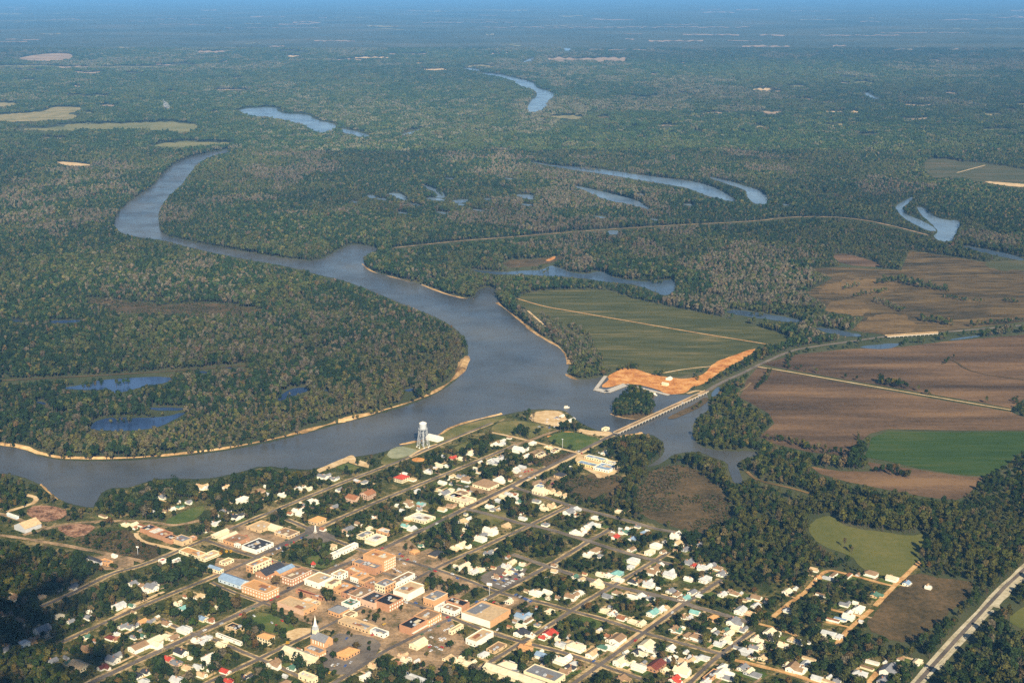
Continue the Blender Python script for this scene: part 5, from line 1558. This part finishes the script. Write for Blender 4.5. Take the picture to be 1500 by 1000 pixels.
M['leaf'] = leaf_mat('leaves_by_tree')
TINTS = {'dark green': (.015, .028, .008), 'deep green': (.025, .042, .012), 'olive green': (.051, .057, .017), 'yellow green': (.086, .082, .023),
         'grey brown': (.096, .080, .047), 'rust brown': (.085, .060, .024), 'bare grey': (.125, .108, .072), 'golden': (.42, .24, .025)}
for k, c in TINTS.items():
    M['leaf_' + k] = leaf_mat('leaves_' + k.replace(' ', '_'), c)

# prototypes for the woods (kept in a collection that is only used by the scatter)
PROT = bpy.data.collections.new('tree_kinds')
PROTN = []


def proto(i, v, f, fm, mats):
    me = bpy.data.meshes.new('tree_kind')
    me.from_pydata(v, [], f)
    for m in mats:
        me.materials.append(m)
    me.polygons.foreach_set('material_index', fm)
    me.update()
    o = bpy.data.objects.new('tree_kind_%02d' % i, me)
    PROT.objects.link(o)


NK = 8
SHAPES = [(8.5, 8.5, 3.0, 8), (9.5, 10, 3.2, 9), (7.5, 11, 3.0, 8), (10.5, 9, 3.4, 10), (6.0, 11, 2.6, 7), (8, 12, 3.5, 9)]
for i, (w_, h_, z0, lm) in enumerate(SHAPES):
    v, f = crown_geo(100 + i, w_, h_, z0, 170, .95, lm, upright=h_ > w_ * 1.3)
    mb = MB(); trunk_geo(mb, z0 + h_ * .6, .28, limbs=2, seed=i)
    nf = len(f)
    o = len(v)
    proto(i, v + mb.v, f + [tuple(q + o for q in t) for t in mb.f], [0] * nf + [1] * len(mb.f), [M['leaf'], M['bark']])
# two thin, nearly bare kinds
for i in (6, 7):
    v, f = crown_geo(200 + i, 6.5, 11, 3.5, 90, .62, 9, True)
    mb = MB(); trunk_geo(mb, 14, .30, limbs=6, seed=i, spread=2.4)
    nf, o = len(f), len(v)
    proto(i, v + mb.v, f + [tuple(q + o for q in t) for t in mb.f], [0] * nf + [1] * len(mb.f), [M['leaf'], M['bark']])
# far clumps: a patch of a dozen small crowns
NP = 5
for i in range(NP):
    r = np.random.default_rng(300 + i)
    V, F, A = [], [], []
    for k in range(12):
        x, y = r.uniform(-14, 14, 2)
        v, f = crown_geo(400 + i * 20 + k, r.uniform(7, 10), r.uniform(8, 13), 4, 26, 2.0, 2)
        o = len(V)
        V += [(a + x, b + y, c) for a, b, c in v]
        F += [tuple(q + o for q in t) for t in f]
    proto(NK + i, V, F, [0] * len(F), [M['leaf']])
# shrubs
for i in range(2):
    v, f = crown_geo(600 + i, 3.4, 2.2, .1, 60, .5, 5)
    proto(NK + NP + i, v, f, [0] * len(f), [M['leaf']])


def scatter_group():
    ng = bpy.data.node_groups.new('scatter', 'GeometryNodeTree')
    ng.interface.new_socket('Geometry', in_out='INPUT', socket_type='NodeSocketGeometry')
    ng.interface.new_socket('Geometry', in_out='OUTPUT', socket_type='NodeSocketGeometry')
    a = ng.nodes.new('NodeGroupInput'); z = ng.nodes.new('NodeGroupOutput')
    ip = ng.nodes.new('GeometryNodeInstanceOnPoints')
    ci = ng.nodes.new('GeometryNodeCollectionInfo')
    ci.inputs['Collection'].default_value = PROT
    ci.inputs['Separate Children'].default_value = True
    ci.inputs['Reset Children'].default_value = True
    def attr(n, t):
        q = ng.nodes.new('GeometryNodeInputNamedAttribute'); q.data_type = t; q.inputs['Name'].default_value = n
        return q.outputs['Attribute']
    L = ng.links.new
    L(a.outputs[0], ip.inputs['Points'])
    L(ci.outputs[0], ip.inputs['Instance'])
    ip.inputs['Pick Instance'].default_value = True
    L(attr('kind_index', 'INT'), ip.inputs['Instance Index'])
    L(attr('turn', 'FLOAT_VECTOR'), ip.inputs['Rotation'])
    L(attr('size', 'FLOAT_VECTOR'), ip.inputs['Scale'])
    L(ip.outputs[0], z.inputs[0])
    return ng


NG = scatter_group()


def stuff(name, P, label):
    """P: dict of arrays x y z s sz k tint"""
    n = len(P['x'])
    if n == 0:
        return
    me = bpy.data.meshes.new(name)
    me.vertices.add(n)
    co = np.stack([P['x'], P['y'], P['z']], 1).astype(np.float32)
    me.vertices.foreach_set('co', co.ravel())
    def at(nm, t, data, key):
        q = me.attributes.new(nm, t, 'POINT'); q.data.foreach_set(key, np.ascontiguousarray(data).ravel())
    r = np.random.default_rng(n)
    at('kind_index', 'INT', P['k'].astype(np.int32), 'value')
    at('turn', 'FLOAT_VECTOR', np.stack([r.normal(0, .04, n), r.normal(0, .04, n), r.uniform(0, 6.28, n)], 1).astype(np.float32), 'vector')
    at('size', 'FLOAT_VECTOR', np.stack([P['s'], P['s'], P['sz']], 1).astype(np.float32), 'vector')
    at('tint', 'FLOAT_COLOR', np.concatenate([P['tint'], np.ones((n, 1))], 1).astype(np.float32), 'color')
    o = bpy.data.objects.new(name, me)
    COL.objects.link(o)
    md = o.modifiers.new('scatter', 'NODES'); md.node_group = NG
    tag(o, label, None, None, 'stuff')
    return o


TN = list(TINTS)
TA = np.array([TINTS[k] for k in TN])


def tints_for(x, y, rr, zone):
    """species of each tree from large patches of the wood plus chance"""
    n = len(x)
    a = vnoise(x, y * .8, 210, 1) * .6 + vnoise(x, y * .8, 60, 2) * .4
    b = vnoise(x, y * .7, 340, 3) * .55 + vnoise(x, y * .7, 90, 4) * .45
    u = rr.random(n)
    k = np.where(u < .44, 0, np.where(u < .74, 1, np.where(u < .94, 2, 3)))          # greens
    k = np.where((a > .56) & (rr.random(n) < .60), 2, k)
    qx, qy = PX(x, y)
    grey = (b > .60) & (rr.random(n) < .55) & ~((qy > 500) & (qx > 900)) & ~((qy > 400) & (qx < 720) & (rr.random(n) < .6))
    k = np.where(grey, np.where(rr.random(n) < .55, 4, 6), k)
    k = np.where(rr.random(n) < .06, 4, k)
    k = np.where(rr.random(n) < .012, 5, k)
    if zone == 'town':
        u = rr.random(n)
        k = np.where(u < .36, 0, np.where(u < .66, 1, np.where(u < .86, 2, np.where(u < .93, 4, np.where(u < .965, 3, 5)))))
    return k


rt = np.random.default_rng(77)


def candidates(ymin, ymax, step, jit, margin=1.16):
    rows = np.arange(ymin, ymax, step)
    X, Y = [], []
    for i, yy in enumerate(rows):
        hw = .375 * yy * margin + (330 if ymin < 5000 else 60)
        xs = np.arange(-hw, hw, step) + (i % 2) * step / 2
        X.append(xs); Y.append(np.full(len(xs), yy))
    X, Y = np.concatenate(X), np.concatenate(Y)
    return X + rt.uniform(-jit, jit, len(X)), Y + rt.uniform(-jit, jit, len(X))


# hedges: trees allowed inside fields
HEDGES = [('45,173 110,170', 2), ('60,160 90,158', 2), ('120,187 165,184', 2), ('195,184 225,181', 1.6), ('250,188 275,193', 2), ('238,212 262,214', 2), ('300,210 318,212', 1.5), ('742,404 770,403', 3), ('795,402 806,396', 3), ('832,409 852,412', 3), ('905,419 926,421', 4), ('940,426 962,429', 3), ('955,415 970,416', 3), ('118,571 150,564', 3), ('170,568 196,562', 3), ('160,622 200,617', 3), ('215,613 240,610', 2.5), ('1100,464 1120,466', 2.5), ('410,586 425,580', 2), ('640,280 650,288', 2), ('850,248 880,251', 1.5), ('1075,275 1095,290', 2.5), ('1150,540 1202,549', 3.5), ('1234,556 1262,561 1287,566', 3.5), ('1287,563 1310,568 1334,572', 6), ('1340,574 1364,580', 5), ('1434,590 1464,596', 3.5), ('1486,585 1500,600 1530,610', 9),
          ('1320,414 1355,420 1391,427', 6), ('1281,440 1327,457', 7), ('1381,436 1412,440 1444,443', 3), ('1384,533 1397,523', 3), ('1282,690 1310,695 1338,701', 6), ('1421,480 1460,476 1500,472', 5),
          ('1187,513 1247,503 1300,500', 4), ('1470,440 1492,444', 4), ('1240,440 1262,432 1300,428', 3), ('1255,640 1262,655 1252,668', 8), ('1245,752 1236,765', 5), ('1250,812 1232,800', 6),
          ('835,480 862,500 870,520 880,535', 13), ('790,462 820,478 838,500', 9), ('905,542 935,540', 5), ('958,548 975,552', 4), ('1018,552 1024,561', 4), ('1150,541 1160,520 1190,512', 7),
          ('1285,415 1318,412', 4), ('1235,424 1260,420', 3), ('1350,470 1400,478', 3), ('1130,545 1120,560 1105,572', 5), ('640,664 672,668', 4), ('1110,640 1150,648 1190,660 1240,667', 5)]
for s, w_ in HEDGES:
    p = np.array(pairs(s))
    for i in range(len(p) - 1):
        a, b = p[i], p[i + 1]
        d = (b - a) / (np.linalg.norm(b - a) + 1e-9)
        n_ = np.array([-d[1], d[0]]) * w_ / 2
        fill(HEDGE, [a - n_, b - n_, b + n_, a + n_])

TALL = 17.0
# ---- town groves (denser) in photo pixels
GROVE = newmask()
for s in ('-40,790 90,800 130,812 135,828 168,838 150,852 100,870 60,905 0,905 -60,910', '166,845 230,826 262,834 285,852 240,868 200,882 150,862', '290,858 340,853 366,876 362,892 330,902 290,896',
          '424,808 458,791 484,799 484,816 492,824 473,832 456,827', '143,722 160,715 200,709 240,701 300,705 350,695 385,684 430,688 462,693 462,704 440,716 400,712 350,712 300,723 240,737 230,756 160,756 140,746',
          '742,776 770,773 815,781 855,794 838,806 812,819 790,821 760,811', '768,842 800,837 830,852 850,864 835,884 790,874', '840,702 880,697 930,707 925,740 890,750 850,735 812,716', '-60,860 40,880 70,960 110,1010 60,1100 -80,1100',
          '1000,780 1110,835 1190,850 1250,842 1330,830 1300,870 1240,880 1130,862 1060,840 990,800', '1130,880 1230,880 1210,960 1150,985 1120,930', '560,985 600,1000 700,1000 740,1040 560,1040', '380,975 420,960 440,985 430,1010 380,1010',
          '468,858 485,852 498,870 490,888 472,882', '530,898 560,896 564,912 540,914', '562,838 580,838 580,848 564,848', '395,898 425,895 440,910 430,925 405,912', '600,845 640,842 680,865 668,880 640,872 606,868', '575,660 640,655 665,668 640,690 580,700', '556,690 640,675 650,700 560,710', '430,868 446,855 458,862 470,880 462,892 440,890', '1215,945 1300,960 1340,990 1350,1040 1180,1040'):
    fill(GROVE, pairs(s))


def shown_ok(x, y, h, w_, mask=None):
    """no part of the tree may cover what the photo shows uncovered"""
    mask = NOTREE if mask is None else mask
    ok = np.ones(len(x), bool)
    for fz, fx in ((.15, 0), (.27, 0), (.38, .2), (.38, -.2), (.5, .3), (.5, -.3), (.5, 0), (.62, 0), (.74, .3), (.74, -.3), (.74, 0), (.86, 0), (.97, 0)):
        px, py = PX(x + fx * w_, y, fz * h)
        ok &= look(mask, px, py) == 0
    return ok


# ---------------- near woods: single trees to 5.6 km
X, Y = candidates(1000, 5600, 7.2, 3.0)
# thin the farthest rows a little (crowns grow slightly) and fade density
px, py = PX(X, Y)
hed = look(HEDGE, px, py) > 0
base = (look(NOBASE, px, py) == 0) | hed
town = (look(TOWN, px, py) > 0)
grove = look(GROVE, px, py) > 0
opn = look(OPEN, px, py) > 0
lot = look(LOT, px, py) > 0
s = rt.uniform(.60, 1.26, len(X)) * (.62 + .80 * vnoise(X, Y, 130, 9))
clear = vnoise(X, Y, 75, 21) * .6 + vnoise(X, Y, 22, 22) * .4
gapn = vnoise(X, Y, 160, 31) * .5 + vnoise(X, Y, 45, 32) * .5
keep = base.copy()
u = rt.random(len(X))
keep &= np.where(town & ~grove & ~hed, (clear > .30) & (u < .86), True)
keep &= np.where(lot & ~grove & ~hed, (clear > .5) & (u < .16), True)
keep &= np.where(grove & town, u < .92, True)
keep &= np.where(opn & ~hed, (clear > .70) & (u < .3), True)
keep &= np.where(~town & ~opn & ~hed, (gapn > .27) | (u < .45), True)
s = np.where(town, s * .90, s)
s = np.where(grove & town, s * 1.12, s)
s = np.where(hed & ~town, s * .72, s)
s = np.where(opn, s * .7, s)
ok = shown_ok(X, Y, 13.0 * s, 8 * s)
ok |= hed & (look(NOTREE, px, py) > 0) & (look(NOBASE, px, py) > 0)
keep &= ok
X, Y, s, town, grove, hed, opn = X[keep], Y[keep], s[keep], town[keep], grove[keep], hed[keep], opn[keep]
k = tints_for(X, Y, rt, 'wood')
kt = tints_for(X, Y, rt, 'town')
k = np.where(town, kt, k)
px, py = PX(X, Y)
# bronze trees along the bank of the wooded point
dist = np.full(len(X), 1e9)
bank = polyline(pairs('150,668 320,655 440,628 560,594 640,566 672,540 680,515'), 0)
near = np.where(~town & (Y < 3300) & (px < 720))[0]
for q in bank:
    dist[near] = np.minimum(dist[near], np.hypot(X[near] - q[0], Y[near] - q[1]))
br = (dist < 150) & (rt.random(len(X)) < np.clip(1.1 - dist / 150, 0, .55))
k = np.where(br, np.where(rt.random(len(X)) < .6, 5, 3), k)
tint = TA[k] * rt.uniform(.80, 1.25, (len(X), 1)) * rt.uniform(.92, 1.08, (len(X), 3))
tint = np.where((br & (k == 5))[:, None], tint * np.array([.9, 1.15, 1.2]), tint)
mac = vnoise(X, Y * .6, 420, 71) * .6 + vnoise(X, Y * .6, 150, 72) * .4
tint = tint * (.62 + .8 * mac)[:, None]
tint = tint * np.where(town | ((py > 520) & (px > 880)), .76, 1.0)[:, None]
tint = np.where((town | ((py > 520) & (px > 880)))[:, None], tint * np.array([1.16, 1.08, .74]), tint)
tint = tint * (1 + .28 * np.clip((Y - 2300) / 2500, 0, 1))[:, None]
kind = rt.integers(0, 6, len(X))
kind = np.where((k == 6) | ((k == 4) & (rt.random(len(X)) < .5)), rt.integers(6, 8, len(X)), kind)
kind = np.where(town & (kind == 4), 0, kind)
sz = s * rt.uniform(.88, 1.15, len(X))
sz = np.where(town, sz * .92, sz)
zone = np.where(town, 0, np.where((py > 520) & (px > 880), 1, np.where((px < 700) & (py > 480) | ((py > 335) & (px < 430 + (py - 392) * .9) & (py > 230 + 0 * px)), 2, np.where(py > 330, 3, 4))))
print('single trees', len(X), [int((zone == z).sum()) for z in range(5)])
# trees to be objects of their own: the 300 that show largest (town side, low in the frame)
inframe = (px > 4) & (px < 1496) & (py < 1003) & (py > 600)
size_px = s * FPX / np.hypot(np.hypot(X, Y), CAMH)
score = np.where(inframe & (town | (py > 930)), size_px, -1)
idx = np.argsort(-score)[:294]
indiv = np.zeros(len(X), bool); indiv[idx] = True


def sub(m):
    return dict(x=X[m], y=Y[m], z=np.zeros(int(m.sum())), s=s[m], sz=sz[m], k=kind[m], tint=tint[m])


stuff('trees', sub((zone == 0) & ~indiv), 'mass of dark and olive trees filling the gaps between the houses of the town')
stuff('woods', sub((zone == 1) & ~indiv), 'dense dark woods between the lagoon, the pasture and the pale highway')
stuff('woods', sub((zone == 2) & ~indiv), 'broad mixed forest covering the point inside the river bend')
stuff('woods', sub((zone == 3) & ~indiv), 'swamp woods between the river, the sloughs and the brown meadow')
stuff('woods', sub((zone == 4) & ~indiv), 'grey green forest beyond the river bend and round the oxbow lakes')

# islet and causeway growth
for msk, n_, lab in ((ISL, 60, 'dense trees crowding the small islet'),):
    ys, xs = np.nonzero(msk)
    pick = rt.choice(len(xs), 170, replace=False)
    x, y = G(xs[pick] + MX0 + rt.random(170), ys[pick] + MY0 + .5)
    ss = rt.uniform(.6, .95, 170)
    p1, p2 = PX(x, y)
    inner = (p2 < 610) & (p2 > 589)
    x, y, ss = x[inner], y[inner], ss[inner]
    n = len(x)
    kk = rt.choice([0, 1, 2, 3], n, p=[.35, .3, .25, .1])
    stuff('woods', dict(x=x, y=y, z=np.full(n, .7), s=ss, sz=ss, k=rt.integers(0, 6, n), tint=TA[kk] * rt.uniform(.8, 1.2, (n, 1))), lab)

# ---------------- far woods: clumps to 14 km
X2, Y2 = candidates(5560, 14500, 25, 9, 1.12)
px2, py2 = PX(X2, Y2)
ok = shown_ok(X2, Y2, 14 + 0 * X2, 26)
for fx in (-13, 0, 13):
    for fy in (-12, 12):
        a, b = PX(X2 + fx, Y2 + fy)
        ok &= look(NOTREE, a, b) == 0
g = vnoise(X2, Y2, 900, 41) * .5 + vnoise(X2, Y2, 260, 42) * .5
ok &= (g > .30) | (rt.random(len(X2)) < .5)
X2, Y2 = X2[ok], Y2[ok]
k2 = tints_for(X2 * .5, Y2 * .35, rt, 'wood')
t2 = TA[k2]
big = vnoise(X2, Y2 * .6, 1500, 43)
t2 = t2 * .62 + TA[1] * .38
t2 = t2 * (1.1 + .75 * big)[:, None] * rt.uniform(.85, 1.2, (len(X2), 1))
n = len(X2)
s2 = rt.uniform(.9, 1.25, n)
print('far clumps', n)
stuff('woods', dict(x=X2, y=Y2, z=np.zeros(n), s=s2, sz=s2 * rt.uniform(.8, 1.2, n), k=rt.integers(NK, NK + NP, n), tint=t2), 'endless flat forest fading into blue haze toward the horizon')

# ---------------- low scrub on the open brown ground
X3, Y3 = candidates(1100, 3600, 4.2, 2.0, 1.05)
px3, py3 = PX(X3, Y3)
c3 = vnoise(X3, Y3, 30, 51) * .6 + vnoise(X3, Y3, 9, 52) * .4
tw = (look(TOWN, px3, py3) > 0) & (look(NOBASE, px3, py3) == 0) & (look(LOT, px3, py3) == 0) & (c3 > .55) & (rt.random(len(X3)) < .35)
ok = ((look(OPEN, px3, py3) > 0) & (c3 > .42) & (look(NOBASE, px3, py3) == 0)) | (tw & shown_ok(X3, Y3, 2.5 + 0 * X3, 2))
X3, Y3, tw = X3[ok], Y3[ok], tw[ok]
n = len(X3)
k3 = np.where(tw, rt.choice([0, 1, 2], n, p=[.4, .4, .2]), rt.choice([2, 4, 5, 1, 3], n, p=[.3, .3, .14, .2, .06]))
s3 = rt.uniform(.5, 1.15, n)
stuff('undergrowth', dict(x=X3, y=Y3, z=np.full(n, .1), s=s3, sz=s3, k=rt.integers(NK + NP, NK + NP + 2, n), tint=TA[k3] * .85 * rt.uniform(.75, 1.25, (n, 1))), 'low brown and green bushes over the scrubland and town gaps')

# ---------------- the individual trees
CROWN, TRUNK = [], []
for i, (w_, h_, z0, lm) in enumerate(SHAPES):
    v, f = crown_geo(700 + i, w_, h_, z0, 230, .82, lm + 2, upright=h_ > w_ * 1.3)
    me = bpy.data.meshes.new('crown'); me.from_pydata(v, [], f); me.materials.append(M['leaf_dark green']); CROWN.append(me)
    mb = MB(); trunk_geo(mb, z0 + h_ * .6, .30, limbs=4, seed=i)
    me = bpy.data.meshes.new('trunk'); me.from_pydata(mb.v, [], mb.f); me.materials.append(M['bark']); TRUNK.append(me)
TREES = []


def tree(x, y, s_, sz_, kd, tn):
    t = empty('tree', (float(x), float(y), 0), R.uniform(0, 6.28))
    t.scale = (s_, s_, sz_)
    c = bpy.data.objects.new('crown', CROWN[kd]); COL.objects.link(c); c.parent = t
    c.material_slots[0].link = 'OBJECT'; c.material_slots[0].material = M['leaf_' + tn]
    b = bpy.data.objects.new('trunk', TRUNK[kd]); COL.objects.link(b); b.parent = t
    ht = (SHAPES[kd][1] + SHAPES[kd][2]) * sz_
    sx, sy = PX(x, y, ht * .5)
    w_ = SHAPES[kd][0] * s_
    form = 'upright' if SHAPES[kd][1] > SHAPES[kd][0] * 1.3 else 'round'
    sizew = 'tall' if ht > 11.8 else 'small' if ht < 9.2 else 'mid-sized'
    TREES.append(dict(o=t, look='%s %s %s tree' % (sizew, form, tn), px=(float(sx), float(sy)), p=(float(x), float(y))))


for i in idx:
    kd = int(kind[i]) % 6
    tree(X[i], Y[i], float(s[i]), float(sz[i]), kd, TN[int(k[i])])
for x, y, tn, s_ in [(324, 814, 'golden', .62), (332, 811, 'golden', .55), (339, 811, 'golden', .6), (421, 946, 'golden', .6)]:
    p = g2(x, y)
    tree(p[0], p[1], s_, s_ * .8, 0, tn)

# ------------------------------------------------------------------ labels: each one singles out one thing
LAND = [('the water tower', (620, 650)), ('the white steeple', (466, 945)), ('the tall hotel', (563, 838)), ('the ballfield', (838, 646)), ('the bridge foot', (905, 633)), ('the sandy motel ground', (880, 682)),
        ('the brick warehouse row', (245, 790)), ('the green square', (460, 812)), ('the big car lot', (740, 846)), ('the grocery store', (715, 905)), ('the scrubland', (1000, 770)), ('the olive pasture', (1290, 815)),
        ('the pale highway', (1420, 915)), ('the scrap yard', (70, 750)), ('the lumber yard', (150, 820)), ('the gabled pink mansion', (538, 728)), ('the red roofed mansion', (588, 704)), ('the school wings', (672, 735)),
        ('the little dense wood', (795, 797)), ('the long cream warehouse', (750, 990)), ('the red roofed house', (804, 927)), ('the green corner lot', (860, 910)), ('the dark corner of town', (20, 985)), ('the long street end', (1058, 848)),
        ('the orange dirt crossing', (1309, 858)), ('the riverside terrace', (505, 682)), ('the plaza monument', (462, 778)), ('the boat yard', (805, 612)), ('the vented store', (378, 800)), ('the tan schoolhouse', (118, 980)),
        ('the green plot crossing', (1016, 888)), ('the lower orange road', (1120, 976)), ('the bright lawn', (272, 754)), ('the mobile home cluster', (1272, 974)), ('the dark red roofed hall', (961, 982)), ('the trailer row', (1220, 908)),
        ('the fork below the wood', (826, 838)), ('the wide verge crossing', (938, 927)), ('the black roofed low building', (345, 924)), ('the blue hall', (345, 855)), ('the left woods edge', (100, 870)), ('the river trees', (300, 722))]
LW = [(n_, np.array(g2(*q))) for n_, q in LAND]
ORD = ['nearest', 'second nearest', 'third nearest', 'fourth nearest', 'fifth nearest', 'sixth nearest', 'seventh nearest', 'eighth nearest', 'ninth nearest', 'tenth nearest'] + ['far'] * 60
count = {}
for b in BUILT:
    count[b['look']] = count.get(b['look'], 0) + 1
homes = [b for b in BUILT if 'label' not in b]
groups = {}
for b in homes:
    d = [np.hypot(*(np.array(b['p']) - q)) for _, q in LW]
    b['lm'] = int(np.argmin(d)); b['d'] = min(d)
    groups.setdefault((b['look'], b['lm']), []).append(b)
for (lk, lm), bs in groups.items():
    bs.sort(key=lambda b: b['d'])
    for i, b in enumerate(bs):
        if len(bs) == 1:
            b['label'] = '%s near %s' % (lk, LW[lm][0])
        else:
            b['label'] = '%s, %s to %s' % (lk, ORD[i], LW[lm][0])
for b in BUILT:
    tag(b['o'], b['label'], b['cat'], b.get('group'))
# trees and cars are told apart by the building beside them
ANCH = [(b, np.array(b['p'])) for b in BUILT if count[b['look']] == 1 and len(b['look'].split()) <= 9]
AP = np.array([a[1] for a in ANCH])
used = {}
def short(b):
    return b['look']


def relate(t, prefix, group, cat):
    d = np.hypot(AP[:, 0] - t['p'][0], AP[:, 1] - t['p'][1])
    lab = None
    for j in np.argsort(d)[:9]:
        b = ANCH[int(j)][0]
        bx, by = PX(b['p'][0], b['p'][1], 3)
        dx, dy = t['px'][0] - float(bx), (t['px'][1] - float(by)) * 1.6
        rel = ('right of' if dx > 0 else 'left of') if abs(dx) > abs(dy) else ('below' if dy > 0 else 'above')
        c = '%s %s the %s' % (prefix, rel, short(b))
        if len(c.split()) <= 16 and c not in used:
            lab = c
            break
    if lab is None:
        lab = '%s among the houses of the town' % prefix; print('weak label', lab)
    used[lab] = 1
    tag(t['o'], lab, cat, group)


for t in SHEDS:
    relate(t, t['look'], 'garages and sheds behind the houses', 'garage')
for t in TREES:
    relate(t, t['look'], 'trees among the houses of the town', 'tree')
for o, col, where, pxy in CARS:
    relate(dict(o=o, p=(o.location.x, o.location.y), px=pxy), '%s parked car' % col if 'driving' not in where else '%s car on the road' % col, 'cars ' + where, 'car')

# ------------------------------------------------------------------ air, sky, sun, added shade blocker
mb = MB()
mb.box(-70000, 70000, -3500, 105000, -6, CAMH + 25)
hz = mb.build('haze', [])
hm = bpy.data.materials.new('haze'); hm.use_nodes = True
nt = hm.node_tree
for n_ in list(nt.nodes):
    nt.nodes.remove(n_)
out = nt.nodes.new('ShaderNodeOutputMaterial')
pv = nt.nodes.new('ShaderNodeVolumePrincipled')
HAZE_D, HAZE_C = 3.0e-5, (.135, .39, .82)
pv.inputs['Density'].default_value = HAZE_D
pv.inputs['Color'].default_value = (*HAZE_C, 1)
pv.inputs['Anisotropy'].default_value = -.24
nt.links.new(pv.outputs[0], out.inputs['Volume'])
hz.data.materials.append(hm)
tag(hz, 'blue distance haze over the lowland', None, None, 'stuff')

w = bpy.data.worlds.new('World'); sc.world = w
w.use_nodes = True
nt = w.node_tree
sky = nt.nodes.new('ShaderNodeTexSky')
sky.sky_type = 'NISHITA'; sky.sun_disc = False
sky.sun_elevation = SUN_EL; sky.sun_rotation = SUN_AZ
sky.altitude = 300; sky.air_density = 1.0; sky.dust_density = .6; sky.ozone_density = 2.0
bg = nt.nodes['Background']
nt.links.new(sky.outputs[0], bg.inputs['Color'])
bg.inputs['Strength'].default_value = .047

sl = bpy.data.lights.new('sun', 'SUN')
sl.energy = 4.6; sl.angle = math.radians(.53); sl.color = (1.0, .865, .66)
so = bpy.data.objects.new('sun', sl); COL.objects.link(so)
sd = Vector((math.sin(SUN_AZ) * math.cos(SUN_EL), math.cos(SUN_AZ) * math.cos(SUN_EL), math.sin(SUN_EL)))
so.rotation_euler = sd.to_track_quat('Z', 'Y').to_euler()
so.location = (0, -200, 900)

# blocker added unseen behind the viewer to shade the lower left of the town
def cloud_blocker():
    r = random.Random(8)
    c = np.array([*g2(-62, 965), 0.0])
    Hc = 1250.0
    cen = c + np.array(sd) * (Hc / sd.z)
    v, f = [], []
    mbc = MB()
    for k in range(70):
        a, q = r.uniform(0, 6.28), math.sqrt(r.random())
        x, y = q * 150 * math.cos(a), q * 270 * math.sin(a)
        rad = r.uniform(16, 44) * (1.15 - .75 * q)
        z = r.uniform(-12, 26) * (1.1 - q)
        prof = [(rad * math.cos(t) + .01, rad * .62 * math.sin(t)) for t in (-1.5, -1.0, -.5, 0, .5, 1.0, 1.5)]
        mbc.lathe([(p0, p1 + z) for p0, p1 in prof], 12, x, y)
    o = mbc.build('cloud_blocker', M['cloud_blocker'], None, tuple(map(float, cen)), True)
    o.rotation_euler = (0, 0, .35)
    tag(o, 'unseen white puffs added to shade the lower left of the town', 'cloud_blocker', None, 'stuff')


M['cloud_blocker'] = paint('blocker_white', (.85, .86, .88), .03)
cloud_blocker()

cam = bpy.data.cameras.new('camera')
co = bpy.data.objects.new('camera', cam); COL.objects.link(co)
co.location = (0, 0, CAMH)
co.rotation_euler = (math.pi / 2 - PITCH, 0, 0)
cam.sensor_width = 36
cam.lens = FPX / 1500 * 36
cam.clip_start = 1; cam.clip_end = 400000
sc.camera = co
sc.view_settings.view_transform = 'Standard'
sc.view_settings.look = 'None'
sc.view_settings.exposure = .95
sc.view_settings.gamma = 1
sc.view_settings.use_curve_mapping = False
cy = sc.cycles
cy.max_bounces = 6; cy.diffuse_bounces = 2; cy.glossy_bounces = 2; cy.transmission_bounces = 2; cy.transparent_max_bounces = 8; cy.volume_bounces = 0
cy.use_denoising = False
cy.caustics_reflective = False; cy.caustics_refractive = False
